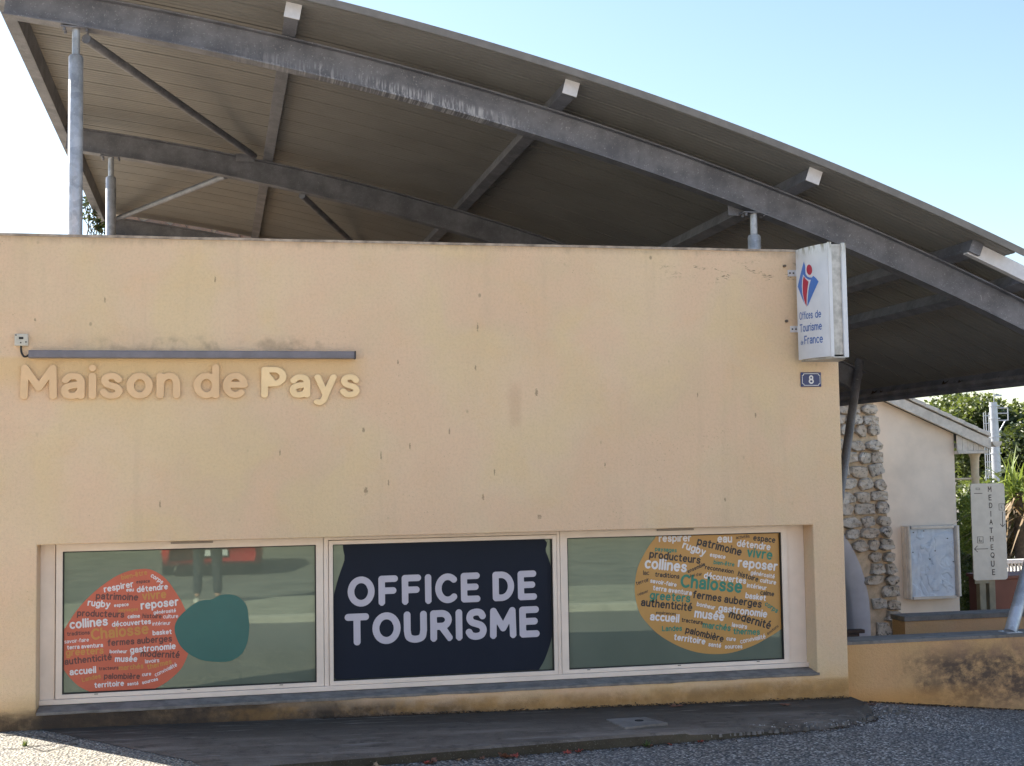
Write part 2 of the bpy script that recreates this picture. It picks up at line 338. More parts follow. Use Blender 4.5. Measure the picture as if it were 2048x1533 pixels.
def glyph(ch, hw, res, serif=0):
    key = (ch, hw, res, serif)
    if key in GC: return GC[key]
    strokes = [list(s) for s in G[ch]]
    segs = []
    for s in strokes:
        for a, b in zip(s, s[1:]): segs.append((*a, *b, hw))
    if serif:
        for s in strokes:
            for a, b in ((s[0], s[1]), (s[-1], s[-2])):
                if abs(a[0]-b[0]) < .12*abs(a[1]-b[1])+1e-6 and abs(a[1]-b[1]) > .3: segs.append((a[0]-serif, a[1], a[0]+serif, a[1], .045))
    S = np.array(segs)
    x0, x1 = min(S[:,0].min(), S[:,2].min())-hw-3*res, max(S[:,0].max(), S[:,2].max())+hw+3*res
    y0, y1 = min(S[:,1].min(), S[:,3].min())-hw-3*res, max(S[:,1].max(), S[:,3].max())+hw+3*res
    gx = np.arange(x0, x1, res); gy = np.arange(y0, y1, res); XX, YY = np.meshgrid(gx, gy, indexing='ij')
    F = np.full(XX.shape, 9.)
    for ax, ay, bx, by, h in S:
        dx, dy = bx-ax, by-ay; L = dx*dx+dy*dy+1e-9; t = np.clip(((XX-ax)*dx+(YY-ay)*dy)/L, 0, 1)
        F = np.minimum(F, np.hypot(XX-ax-t*dx, YY-ay-t*dy)-h)
    pts = {}; nxt = {}
    def ep(i, j, k):     # k=0: edge towards +i, k=1: edge towards +j
        if (i, j, k) not in pts:
            i2, j2 = (i+1, j) if k == 0 else (i, j+1); a, b = F[i, j], F[i2, j2]; t = a/(a-b)
            pts[(i, j, k)] = (gx[i]+(gx[i2]-gx[i])*t, gy[j]+(gy[j2]-gy[j])*t)
        return (i, j, k)
    I = F < 0
    for i in range(len(gx)-1):
        for j in range(len(gy)-1):
            c = (I[i,j], I[i+1,j], I[i+1,j+1], I[i,j+1])
            if all(c) or not any(c): continue
            E4 = [(i,j,0), (i+1,j,1), (i,j+1,0), (i,j,1)]
            for k in range(4):            # enter where inside -> outside, link to the next crossing going round
                if c[k] and not c[(k+1)%4]:
                    m = (k+1)%4
                    while not (not c[m] and c[(m+1)%4]): m = (m+1)%4
                    nxt[ep(*E4[k])] = ep(*E4[m])
    loops = []
    while nxt:
        s, e = nxt.popitem(); lp = [s]
        while e != s: lp.append(e); e = nxt.pop(e)
        P = [pts[k] for k in lp]
        Q = [P[i] for i in range(len(P)) if abs((P[i][0]-P[i-1][0])*(P[(i+1)%len(P)][1]-P[i][1])-(P[i][1]-P[i-1][1])*(P[(i+1)%len(P)][0]-P[i][0])) > res*res*.012]
        if len(Q) > 2: loops.append(Q)
    SX = S[:, [0, 2]]
    GC[key] = (loops, SX.min()-hw, SX.max()+hw); return GC[key]
def loops_mesh(loops, ext=0., bev=0.):
    cu = bpy.data.curves.new('t', 'CURVE'); cu.dimensions = '2D'; cu.fill_mode = 'BOTH' if ext else 'FRONT'; cu.extrude = ext; cu.bevel_depth = bev; cu.bevel_resolution = 2
    for lp in loops:
        s = cu.splines.new('POLY'); s.points.add(len(lp)-1); s.use_cyclic_u = True
        for p, q in zip(s.points, lp): p.co = (q[0], q[1], 0, 1)
    o = bpy.data.objects.new('t', cu); col.objects.link(o); bpy.context.view_layer.update()
    me = bpy.data.meshes.new_from_object(o.evaluated_get(bpy.context.evaluated_depsgraph_get()))
    v = [tuple(x.co) for x in me.vertices]; f = [tuple(p.vertices) for p in me.polygons]
    bpy.data.objects.remove(o); bpy.data.curves.remove(cu); bpy.data.meshes.remove(me); return v, f
MC = {}
def text_layout(txt, hw, gap=.24, space=.55):
    x = 0; out = []
    for ch in txt:
        if ch == ' ': x += space; continue
        _, a, b = glyph(ch, hw, .05); out.append((ch, x-a)); x += (b-a)+gap
    return out, x-gap
def flat_word(txt, hw=.16, res=.07, gap=.12):
    lay, W = text_layout(txt, hw, gap); vs = []; fs = []
    for ch, x in lay:
        k = (ch, hw, res)
        if k not in MC: MC[k] = loops_mesh(glyph(ch, hw, res)[0])
        v, f = MC[k]; n = len(vs); vs += [(a+x, b) for a, b, c in v]; fs += [tuple(i+n for i in q) for q in f]
    return vs, fs, W
def put_word(txt, pa, pb, Y, m, parent, name='word', hw=.16, res=.07, hscale=1.0, gap=.12, proj=None):
    """baseline from pixel pa to pixel pb on the plane at distance Y"""
    vs, fs, W = flat_word(txt, hw, res, gap)
    a = np.array(atx(*pa, Y)); b = np.array(atx(*pb, Y)); d = (b-a)/W; L = np.hypot(*d); u = d/L; v = np.array((-u[1], u[0]))
    mb = MB(); mb.add([(a[0]+(x*u[0]+y*v[0]*hscale+v[0]*hw)*L, Y, a[1]+(x*u[1]+y*v[1]*hscale+v[1]*hw)*L) for x, y in vs], fs)
    return mb.build(name, m, parent)

# ------------------------------------------------------------------ the ground
def lerp_tab(t, x):
    if x <= t[0][0]: return t[0][1]
    for (a, b), (c, d) in zip(t, t[1:]):
        if x <= c: return b+(d-b)*(x-a)/(c-a)
    return t[-1][1]
TX = [(-3, -1.505), (-1.0, -1.505), (-.5, -1.518), (.02, -1.533), (.3, -1.55), (.7, -1.592), (2.3, -1.628), (4.1, -1.635), (4.4, -1.63), (5.6, -1.75), (8, -1.95), (14, -2.3)]
def zg(x, y):
    f = lerp_tab(TX, x)
    if y < 5: t = min(1, (5-y)/4); f = f*(1-t)+(-1.72)*t
    if y > 8.8 and x > 4: t = min(1, (y-8.8)/3.5); f = f*(1-t)+(-2.75)*t
    return f
def grid_lines(a, b, fine0, fine1, step, far):
    L = list(np.arange(fine0, fine1+1e-6, step)); s = step; x = fine0
    while x > a: s *= 1.5; x -= s; L.insert(0, x)
    s = step; x = fine1
    while x < b: s *= 1.5; x += s; L.append(x)
    return L
xs = grid_lines(-400, 500, -4, 8, .2, 0); ys = grid_lines(-400, 700, -2, 13, .25, 0)
mb = MB(); vs = [(x, y, zg(x, y)) for y in ys for x in xs]; nx = len(xs)
mb.add(vs, [(j*nx+i, j*nx+i+1, (j+1)*nx+i+1, (j+1)*nx+i) for j in range(len(ys)-1) for i in range(nx-1)], True)
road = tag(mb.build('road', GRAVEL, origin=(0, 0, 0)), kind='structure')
# concrete pavement along the foot of the facade, crumbling at its right end
def zap(x, y): return -1.497-.0155*(x+1.27)-.010*(8.6-y)
edge = [(-1.5, 7.15), (-.6, 7.25), (.12, 7.37), (.7, 7.44), (1.5, 7.56), (2.3, 7.68), (2.9, 7.74), (3.3, 7.80), (3.7, 7.86), (4.0, 7.97), (4.18, 8.12), (4.25, 8.35)]
mb = MB(); N = 190; prev = None; M_ = 14; vs = []; fs = []
for i in range(N+1):
    xr = i/N; x = -1.5+5.75*xr; ye = lerp_tab(edge, x); rub = max(0, (x-2.75)/1.5)
    xw = -1.05+5.30*xr; xf = .02+4.23*xr; ye = lerp_tab(edge, xf)
    for j in range(M_+1):
        t = j/M_; x = xw+(xf-xw)*t; y = 8.62+(ye-8.62)*t; z = zap(x, y); rub = max(0, (x-2.75)/1.5)
        if j >= M_-5 and rub > 0:
            k = (j-(M_-5))/5; z -= rub*.055*k*k; z += rub*.034*mnoise.noise(Vector((x*11, y*12, 2)))*(k > .1)
            y += rub*.03*mnoise.noise(Vector((x*11, j, 7)))*(k > .5)
        if j == M_-1 and rub <= 0: y = ye+.012
        if j == M_: z -= .012 if rub <= 0 else .02; y += .006*mnoise.noise(Vector((x*5, 0, 0)))
        vs.append((x, y, z))
    vs.append((x, lerp_tab(edge, x)-.012-.02*rub+.008*mnoise.noise(Vector((x*7, 3, 0))), min(zg(x, 7.6)-.02, -1.54)))
K = M_+2
for i in range(N):
    for j in range(K-1): fs.append((i*K+j, i*K+j+1, (i+1)*K+j+1, (i+1)*K+j))
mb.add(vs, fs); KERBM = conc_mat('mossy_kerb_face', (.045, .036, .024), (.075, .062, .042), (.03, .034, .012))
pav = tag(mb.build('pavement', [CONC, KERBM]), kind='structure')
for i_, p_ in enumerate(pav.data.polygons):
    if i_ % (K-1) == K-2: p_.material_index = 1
# inspection cover with a lifting hole
pc = np.array([at(px, py, 1) for px, py in ((1212, 1441), (1290, 1438), (1336, 1451), (1250, 1459))])
quad = []
for q in pc:
    Y = 8.2
    for _ in range(8): Y = zap(q[0]*Y, Y)/q[2]
    quad.append((q[0]*Y, Y))
zc = zap(quad[0][0], 8.1)
ic = empty('inspection_cover', (sum(q[0] for q in quad)/4, sum(q[1] for q in quad)/4, zc), 'small square concrete drain cover with a dark lifting hole set in the pavement', 'drain cover')
MB().slab(quad, zc-.01, zc+.009).build('cover_plate', COPE, ic, bevel=.003)
cx_, cy_ = quad[2][0]*.55+quad[0][0]*.45, quad[2][1]*.5+quad[0][1]*.5
MB().tube([(cx_, cy_, zc+.004), (cx_, cy_, zc+.0115)], .028, 12).build('lifting_hole', simple('hole_black', (.01, .01, .01), .9), ic)

# ------------------------------------------------------------------ tourist office building
X0, X1, YF, ZT = -1.285, 4.226, 8.6, 1.492
wx0, wz1 = atx(74, 1092, YF); wx1, _ = atx(1626, 1050, YF); wz0 = -1.408; wz1 = -.403
office = empty('tourist_office', (1.5, 12.5, -1.6), 'low flat roofed tourist office with an ochre rendered facade and strip window', 'building')
# front wall with the window opening
bm = MB(); yb = YF+.30
fx = [X0, wx0, wx1, X1]; fz = [-2.0, wz0, wz1, ZT]
V = []; 
for y in (YF, yb):
    for z in fz:
        for x in fx: V.append((x, y, z))
Fs = []
for j in range(3):
    for i in range(3):
        if i == 1 and j == 1: continue
        a = j*4+i; Fs.append((a, a+1, a+5, a+4)); Fs.append((16+a, 16+a+4, 16+a+5, 16+a+1))
Fs += [(5, 6, 22, 21), (9, 25, 26, 10), (5, 21, 25, 9), (6, 10, 26, 22)]            # reveals
for i in range(3): Fs.append((12+i, 12+i+1, 28+i+1, 28+i)); Fs.append((i, 16+i, 16+i+1, i+1))
for j in range(3): Fs.append((j*4, j*4+4, 16+j*4+4, 16+j*4)); Fs.append((j*4+3, 16+j*4+3, 16+j*4+7, j*4+7))
bm.add(V, Fs); bm.build('facade_wall', WALL, office, bevel=.008, seg=3)
MB().box(X0, X0+.25, yb, 17.2, -2.2, ZT-.004).build('side_wall', SIDE, office)
MB().box(X1-.25, X1, yb, 17.2, -3.0, ZT-.004).build('side_wall', SIDE, office)
MB().box(X0, X1, 17.2, 17.45, -3.0, ZT-.004).build('back_wall', SIDE, office)
MB().box(X0+.25, X1-.25, yb, 17.2, 1.0, 1.2).build('roof_slab', simple('roof_gravel', (.13, .12, .11), .9, var=.25, sc_=30), office)
# thin zinc edge along the top of the parapet, slightly wavy with age
mb = MB(); n = 60; vs = []; fs = []
for i in range(n+1):
    x = X0-.004+(X1-X0+.008)*i/n; dz = .002*mnoise.noise(Vector((x*3, 0, 0)))
    for y, z in ((YF-.006, ZT-.012), (YF-.006, ZT+.004), (YF+.31, ZT+.006), (YF+.31, ZT-.01)): vs.append((x, y, z+dz))
for i in range(n):
    for k in range(4): a = i*4+k; b = i*4+(k+1)%4; fs.append((a, b, b+4, a+4))
fs += [(0, 3, 2, 1), (n*4, n*4+1, n*4+2, n*4+3)]
mb.add(vs, fs); mb.build('parapet_edge', simple('dull_edge', (.36, .29, .23), .8, var=.4, sc_=12), office)
# sloping mortar sill, worn along its front edge
yg = YF+.17
mb = MB(); n = 80; vs = []; fs = []
for i in range(n+1):
    x = wx0+.003+(wx1-wx0+.012)*i/n; e = .006*mnoise.noise(Vector((x*6, 4, 0)))+.004*mnoise.noise(Vector((x*25, 4, 0)))
    for y, z in ((yg+.02, wz0+.030), (YF-.006+e, wz0+.004), (YF-.006+e, wz0-.012+e), (YF+.02, wz0-.02)): vs.append((x, y, z))
for i in range(n):
    for k in range(3): a = i*4+k; fs.append((a, a+1, a+5, a+4))
fs += [(0, 3, 2, 1), (n*4, n*4+1, n*4+2, n*4+3)]
mb.add(vs, fs); mb.build('window_sill', SILL, office)

def W_(px, py, Y=None): return atx(px, py, Y or yg)
# pixel corners of the three panes (left, right, top, bottom) read on the glass plane
xl0, zt_ = W_(128, 1106); _, zb_ = W_(128, 1388)
ZTG = (W_(128, 1106)[1]+W_(1558, 1066)[1])/2; ZBG = (W_(128, 1388)[1]+W_(1565, 1315)[1])/2
panes = [(W_(128, 1200)[0], W_(630, 1200)[0]), (W_(667, 1200)[0], W_(1103, 1200)[0]), (W_(1136, 1200)[0], W_(1561, 1200)[0])]
jl, jr = W_(112, 1200)[0], W_(1574, 1200)[0]
fb0 = wz0+.038; ft = wz1-.001
DARKJ = simple('joint_black', (.02, .018, .016), .9)
RUBBER = simple('black_gasket', (.012, .012, .012), .6)
def glass_mat():
    t = NT('filmed_window_glass'); n = t.noise(160, 2)
    k = t.mix(t.ss(t.noise(1.2, 3), .35, .65), (.12, .145, .115), (.15, .175, .14))
    t.b.inputs['Coat Weight'].default_value = 0
    t.b.inputs['IOR'].default_value = 1.9
    t.bump(t.noise(1.1, 2), .02, .01)
    t.b.inputs['Specular Tint'].default_value = (.84, 1, .82, 1)
    return t.done(k, .016, 0)
GLASS = glass_mat()
# left and right jamb filler panels
MB().box(wx0+.001, jl-.004, yg-.012, yg+.05, wz0+.04, ft).build('jamb_panel', FRAME, office, bevel=.002)
MB().box(jr+.004, wx1-.001, yg-.012, yg+.05, wz0+.04, ft).build('jamb_panel', FRAME, office, bevel=.002)
MB().box(wx0+.002, wx1-.002, yg+.055, yg+.07, wz0+.01, ft).build('backing_board', DARKJ, office)
# bottom threshold rail running the whole width, with its lip
MB().box(wx0+.001, wx1-.001, yg-.045, yg+.05, fb0-.012, fb0+.018).build('threshold_rail', FRAME, office, bevel=.003)
bounds = [jl, (panes[0][1]+panes[1][0])/2-.005, (panes[1][1]+panes[2][0])/2, jr]
def ring(x0, x1, z0, z1, a, b, c, d, y0, y1):       # frame ring: outer rect, inner margins left,right,bottom,top
    m = MB(); ix0, ix1, iz0, iz1 = x0+a, x1-b, z0+c, z1-d
    V = [(x0,z0),(x1,z0),(x1,z1),(x0,z1),(ix0,iz0),(ix1,iz0),(ix1,iz1),(ix0,iz1)]
    v = [(x, y0, z) for x, z in V]+[(x, y1, z) for x, z in V]; f = []
    for i in range(4):
        j = (i+1) % 4
        f += [(i, j, j+4, i+4), (i+8, i+12, j+12, j+8), (i, i+8, j+8, j), (i+4, j+4, j+12, i+12)]
    m.add(v, f); return m
for k, (g0, g1) in enumerate(panes):
    a, b = bounds[k]+.0015, bounds[k+1]-.0015
    z0, z1 = fb0+.0195, ft
    lab = ['fixed window pane with orange and green stickers', 'middle opening window with its own inner sash', 'fixed window pane with the yellow sticker'][k]
    if k == 1:
        so_ = .034
        win = ring(a, b, z0, z1, g0-a-so_, b-g1-so_, ZBG-z0-so_, z1-ZTG-so_, yg-.028, yg+.05).build('window', FRAME, office, bevel=.002)
        ring(g0-so_+.003, g1+so_-.003, ZBG-so_+.003, ZTG+so_-.003, so_-.008, so_-.008, so_-.008, so_-.008, yg-.036, yg+.04).build('sash', FRAME, win, bevel=.003)
    else:
        win = ring(a, b, z0, z1, g0-a-.006, b-g1-.006, ZBG-z0-.006, z1-ZTG-.006, yg-.028, yg+.05).build('window', FRAME, office, bevel=.003)
    win['label'] = lab
    ring(g0-.0055, g1+.0055, ZBG-.0055, ZTG+.0055, .0055, .0055, .0055, .0055, yg-.022, yg+.02).build('gasket', RUBBER, win)
    MB().box(g0-.001, g1+.001, yg, yg+.012, ZBG-.001, ZTG+.001).build('pane', GLASS, win)
    for px, py in [((193, 1391), (378, 1379), (562, 1369)), ((717, 1361), (891, 1351), (1060, 1341)), ((1175, 1334), (1356, 1328), (1513, 1322))][k]:
        x, _ = W_(px, py); zz = z0+.020
        MB().box(x-.011, x+.011, yg-.0305, yg-.027, zz-.002, zz+.002).build('drain_slot', DARKJ, win)
    if k != 1:
        px0, px1 = ((342, 426), (1311, 1384))[k == 2]; xa, xb = W_(px0, 1085)[0], W_(px1, 1085)[0]
        MB().box(xa, xb, yg-.045, yg-.0285, z1-.020, z1-.006).build('trickle_vent', simple('vent_grey%d' % k, (.34, .29, .25), .6), win, bevel=.002)
# wall anchors left from an older sign
for px, py in ((1568, 533), (1572, 643)):
    x, z = atx(px, py, YF); MB().tube([(x, YF+.002, z), (x, YF-.018, z)], .010, 8).tube([(x, YF-.018, z), (x, YF-.024, z)], .006, 8).build('wall_anchor', simple('rusty_bolt', (.16, .13, .11), .6, .5), office)

# ------------------------------------------------------------------ stickers on the glass
ORA = paint('orange_vinyl', (.56, .115, .065), .35); TEAL = paint('teal_vinyl', (.013, .125, .115), .35)
YEL = paint('mustard_vinyl', (.50, .27, .075), .35); NAVY = simple('navy_vinyl', (.013, .019, .034), .5, 0, .04, 5, spec=.12)
WHT = paint('white_print', (.72, .70, .72), .4); BLK = paint('dark_print', (.022, .020, .025), .4)
OCH = paint('ochre_print', (.55, .24, .06), .4); GRN = paint('green_print', (.02, .21, .15), .4); BRN = paint('brown_print', (.12, .040, .040), .4)
PALE = paint('pale_grey_print', (.50, .49, .58), .4)
def clip(poly, x0, x1, z0, z1):
    def cl(P, ins, cut):
        o = []
        for i in range(len(P)):
            a, b = P[i-1], P[i]
            if ins(b):
                if not ins(a): o.append(cut(a, b))
                o.append(b)
            elif ins(a): o.append(cut(a, b))
        return o
    def cx(v): return lambda a, b: (v, a[1]+(b[1]-a[1])*(v-a[0])/(b[0]-a[0]))
    def cz(v): return lambda a, b: (a[0]+(b[0]-a[0])*(v-a[1])/(b[1]-a[1]), v)
    P = cl(poly, lambda p: p[0] >= x0, cx(x0)); P = cl(P, lambda p: p[0] <= x1, cx(x1))
    P = cl(P, lambda p: p[1] >= z0, cz(z0)); return cl(P, lambda p: p[1] <= z1, cz(z1))
def closed(pts, n=5):
    P = [np.array(p, float) for p in pts]; N = len(P); out = []
    for i in range(N):
        a, b, c, d = P[i-1], P[i], P[(i+1) % N], P[(i+2) % N]
        for k in range(n):
            t = k/n; out.append(.5*((2*b)+(c-a)*t+(2*a-5*b+4*c-d)*t*t+(3*b-a-3*c+d)*t**3))
    return out
def sticker(pts, f, Y, pane, m, name, label, sheet_name):
    P = [atx(*f(p), Y) for p in closed(pts)]
    P = clip(P, pane[0]+.001, pane[1]-.001, ZBG+.001, ZTG-.001)
    cxm = sum(p[0] for p in P)/len(P); zm = min(p[1] for p in P)
    root = empty(name, (cxm, Y, zm), label, 'sticker')
    v, fc = loops_mesh([P]); MB().add([(x, Y, z) for x, z, _ in v], fc).build(sheet_name, m, root)
    return root
fo = lambda p: (110+p[0]/4.995, 1130+p[1]/4.995)
fy = lambda p: (1250+p[0]/5.11, 1050+p[1]/5.11)
fn = lambda p: (640+p[0]/4.096, 1060+p[1]/4.096)
YS = yg-.0012; YW = yg-.0022
orange = sticker([(870,42),(960,50),(1050,95),(1130,165),(1200,265),(1260,360),(1300,450),(1345,560),(1370,680),(1360,800),(1325,900),(1300,965),(1250,1050),(1150,1145),(1060,1205),(980,1245),(820,1320),(650,1350),(480,1330),(350,1270),(240,1215),(150,1130),(85,1040),(50,950),(45,820),(60,700),(95,640),(140,570),(210,465),(300,360),(400,265),(510,180),(620,110),(740,62)],
    fo, YS, panes[0], ORA, 'window_sticker', 'large orange egg shaped sticker covered in a cloud of French words, on the left window', 'sticker_sheet')
sticker([(1195,660),(1215,560),(1290,470),(1400,385),(1480,355),(1570,345),(1640,308),(1720,296),(1810,310),(1880,360),(1920,430),(1935,540),(1940,640),(1925,760),(1880,870),(1810,935),(1720,968),(1600,970),(1480,955),(1390,920),(1310,870),(1240,790)],
    fo, YS-.0022, panes[0], TEAL, 'window_sticker', 'plain teal green blob sticker overlapping the orange one on the left window', 'sticker_sheet')
yellow = sticker([(350,95),(300,145),(240,225),(185,320),(130,440),(103,590),(105,730),(150,900),(230,1010),(330,1110),(450,1190),(600,1262),(760,1308),(930,1322),(1100,1305),(1300,1240),(1450,1160),(1590,1070),(1720,940),(1800,700),(1780,400),(1650,100),(1400,-80),(1000,-120),(600,-60)],
    fy, YS, panes[2], YEL, 'window_sticker', 'large mustard yellow round sticker covered in French words, on the right window', 'sticker_sheet')
navy = sticker([(260,60),(200,250),(140,430),(90,650),(60,900),(100,1180),(300,1300),(1000,1330),(1700,1250),(1790,1150),(1850,1040),(1900,880),(1960,600),(1900,330),(1850,180),(1780,60),(1000,-20)],
    fn, YS, panes[1], NAVY, 'window_sticker', 'dark navy sticker filling the middle window with the office name in pale capitals', 'sticker_sheet')
def words(L, f, root, cmap, Y):
    for txt, a, b, c in L:
        small = abs(b[0]-a[0])/max(1, len(txt)) < 22
        put_word(txt, f(a), f(b), Y, cmap[c], root, hw=.12 if small else .165, res=.11 if small else .075, gap=.10)
words([('bien-être',(665,152),(925,97),'O'),('respirer',(492,278),(788,222),'W'),('espace',(812,188),(950,178),'D'),('corps',(950,118),(1065,196),'W'),('eau',(712,270),(788,266),'W'),('détendre',(818,278),(1130,245),'W'),
 ('patrimoine',(405,345),(830,360),'D'),('vivre',(872,356),(1115,334),'O'),('rugby',(322,410),(548,432),'W'),('espace',(590,424),(737,412),'W'),('paysages',(635,472),(830,460),'O'),('reposer',(858,450),(1238,408),'W'),
 ('générosité',(985,496),(1210,474),'W'),('producteurs',(218,515),(690,530),'D'),('calme',(725,538),(850,530),'W'),('histoire',(872,532),(1065,538),'D'),('culture',(1080,537),(1232,532),'W'),('collines',(147,645),(530,607),'W'),
 ('découvertes',(568,622),(960,592),'W'),('intérieur',(973,609),(1155,600),'W'),('traditions',(120,712),(348,696),'D'),('Chalosse',(362,755),(940,692),'O'),('basket',(975,706),(1167,692),'W'),('savoir-faire',(94,788),(340,767),'W'),
 ('terra aventura',(120,848),(480,822),'W'),('fermes auberges',(525,815),(1170,768),'D'),('greeters',(107,915),(487,890),'O'),('bonheur',(545,886),(720,884),'W'),('gastronomie',(750,885),(1208,842),'W'),('authenticité',(97,1003),(570,952),'D'),
 ('musée',(597,972),(822,970),'W'),('modernité',(852,920),(1245,934),'D'),('lavoirs',(900,986),(1042,973),'W'),('accueil',(147,1107),(412,1082),'W'),('tracteurs',(437,1056),(635,1045),'D'),('marchés',(637,1057),(885,1036),'O'),
 ('thermes',(925,1048),(1170,990),'O'),('Landes',(272,1172),(460,1132),'O'),('palombière',(487,1141),(848,1143),'D'),('cure',(870,1116),(962,1106),'W'),('convivialité',(1005,1120),(1225,1012),'W'),('territoire',(393,1232),(690,1210),'W'),
 ('santé',(722,1209),(835,1201),'W'),('sources',(873,1196),(1032,1156),'W')], fo, orange, {'W': WHT, 'D': BRN, 'O': OCH}, YW)
words([('respirer',(345,178),(678,172),'W'),('eau',(945,183),(1095,183),'W'),('activités',(1135,148),(1275,132),'D'),('espace',(1308,162),(1535,188),'D'),('patrimoine',(730,205),(1185,322),'D'),('détendre',(1140,222),(1485,264),'W'),
 ('rugby',(580,238),(812,322),'W'),('vivre',(1242,328),(1503,362),'G'),('paysages',(305,268),(528,284),'G'),('producteurs',(245,337),(768,402),'D'),('espace',(865,325),(1025,352),'W'),('bien-être',(903,402),(1117,430),'G'),
 ('reposer',(1150,432),(1556,476),'W'),('collines',(197,445),(628,489),'W'),('ensemble',(645,497),(825,417),'D'),('reconnexion',(815,455),(1108,502),'D'),('histoire',(1148,523),(1358,587),'D'),('générosité',(1282,508),(1528,552),'W'),
 ('lac',(185,515),(248,515),'D'),('traditions',(305,530),(555,554),'D'),("bol d'air",(668,537),(790,517),'D'),('découvertes',(803,547),(1235,607),'W'),('culture',(1378,587),(1542,614),'W'),('terroir',(118,620),(250,577),'D'),
 ('savoir-faire',(255,592),(525,637),'W'),('Chalosse',(562,640),(1195,702),'G'),('intérieur',(1243,640),(1445,670),'W'),('calme',(1380,715),(1523,734),'D'),('relaxer',(135,730),(242,690),'D'),('terra aventura',(282,668),(680,724),'W'),
 ('greeters',(250,762),(665,797),'G'),('fermes auberges',(688,750),(1393,852),'D'),('basket',(1227,750),(1438,780),'W'),('corps',(1422,822),(1550,907),'G'),('authenticité',(160,830),(685,887),'D'),('bonheur',(730,830),(918,870),'W'),
 ('gastronomie',(950,887),(1450,952),'W'),('expériences',(315,913),(520,927),'D'),('musée',(705,947),(1012,987),'W'),('modernité',(1055,947),(1482,1072),'D'),('accueil',(253,977),(552,1002),'W'),('tracteurs',(575,992),(793,1022),'D'),
 ('marchés',(790,1054),(1078,1090),'G'),('lavoirs',(1090,1042),(1245,1067),'W'),('Landes',(378,1089),(583,1086),'G'),('thermes',(1105,1120),(1378,1127),'G'),('émotions',(1462,1130),(1572,1042),'D'),('palombière',(612,1105),(1002,1202),'D'),
 ('territoire',(495,1177),(818,1227),'W'),('cure',(1035,1182),(1132,1192),'W'),('convivialité',(1180,1217),(1440,1162),'W'),('santé',(850,1242),(980,1260),'W'),('sources',(1020,1267),(1200,1264),'W')],
 fy, yellow, {'W': WHT, 'D': BLK, 'G': GRN}, YW)
put_word('OFFICE DE', fn((228, 634)), fn((1778, 572)), YW, PALE, navy, 'lettering', hw=.20, res=.04, gap=.235)
put_word('TOURISME', fn((205, 952)), fn((1800, 877)), YW, PALE, navy, 'lettering', hw=.20, res=.04, gap=.19)

# ------------------------------------------------------------------ raised letters "Maison de Pays"
LETM = simple('letter_paint', (.78, .52, .29), .6, 0, .05, 10); LET_LIT = simple('letter_paint_gold_lit', (.84, .62, .35), .38, .1, .05, 10)  # second copy, for Pays, is brighter: warm bounced light put into its colour
ls = empty('wall_lettering', (-.1, YF, .46), 'raised rounded ochre letters spelling Maison de Pays under the strip light', 'lettering')
def raised(txt, pa, pb, m, cap):
    lay, W = text_layout(txt, .140, .19, .5); a = np.array(atx(*pa, YF)); b = np.array(atx(*pb, YF)); s = (b[0]-a[0])/W; slope = (b[1]-a[1])/(b[0]-a[0])
    for ch, x in lay:
        loops, _, _ = glyph(ch, .140, .04); v, f = loops_mesh([[(p[0]*s, p[1]*s*cap) for p in lp] for lp in loops], .007, .003)
        mb = MB(); mb.add([(a[0]+x*s+vx, YF-.016-vz, a[1]+.140*s*cap+slope*x*s+vy) for vx, vy, vz in v], f)
        mb.build('letter', m, ls)
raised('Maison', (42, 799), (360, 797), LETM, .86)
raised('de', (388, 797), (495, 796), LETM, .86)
raised('Pays', (523, 796), (718, 795), LET_LIT, .86)

# strip light with its junction box
x0, z1_ = atx(57, 701, YF-.05); x1, _ = atx(709, 703, YF-.05); _, z0_ = atx(57, 716, YF-.05)
TUB = simple('grey_plastic_housing', (.175, .165, .19), .45, 0, .12, 12)
sl = empty('strip_light', ((x0+x1)/2, YF, z0_), 'long thin grey strip light fixed above the raised letters', 'light')
MB().box(x0, x1, YF-.062, YF-.002, z0_, z1_).build('housing', TUB, sl, bevel=.006)
MB().box(x1, x1+.008, YF-.064, YF-.003, z0_-.002, z1_+.002).build('end_cap', simple('black_cap', (.03, .03, .04), .5), sl, bevel=.001)
jx0, jz1 = atx(29, 668, YF-.03); jx1, jz0 = atx(56, 692, YF-.03)
jb = empty('junction_box', ((jx0+jx1)/2, YF, jz0), 'small cream junction box with a dark cable at the left end of the strip light', 'junction box')
MB().box(jx0, jx1, YF-.035, YF-.001, jz0, jz1).build('casing', simple('cream_plastic', (.52, .49, .42), .5), jb, bevel=.006)
mx = (jx0+jx1)/2; mz = (jz0+jz1)/2
MB().box(mx-.013, mx+.013, YF-.0365, YF-.035, mz+.003, mz+.017).build('label_plate', RUBBER, jb)
for dx, dz in ((-.03, .028), (.028, -.014), (-.002, -.018)):
    MB().tube([(mx+dx, YF-.034, mz+dz), (mx+dx, YF-.037, mz+dz)], .0045, 8).build('screw', RUBBER, jb)
cp = sp([(mx-.002, YF-.02, jz0+.005), (mx-.002, YF-.02, jz0-.02), (mx+.002, YF-.022, jz0-.042), (mx+.014, YF-.025, z0_+.012), (mx+.03, YF-.03, z0_+.010), (x0+.004, YF-.03, z0_+.022)])
MB().tube(cp, .006, 8).build('cable', RUBBER, jb)

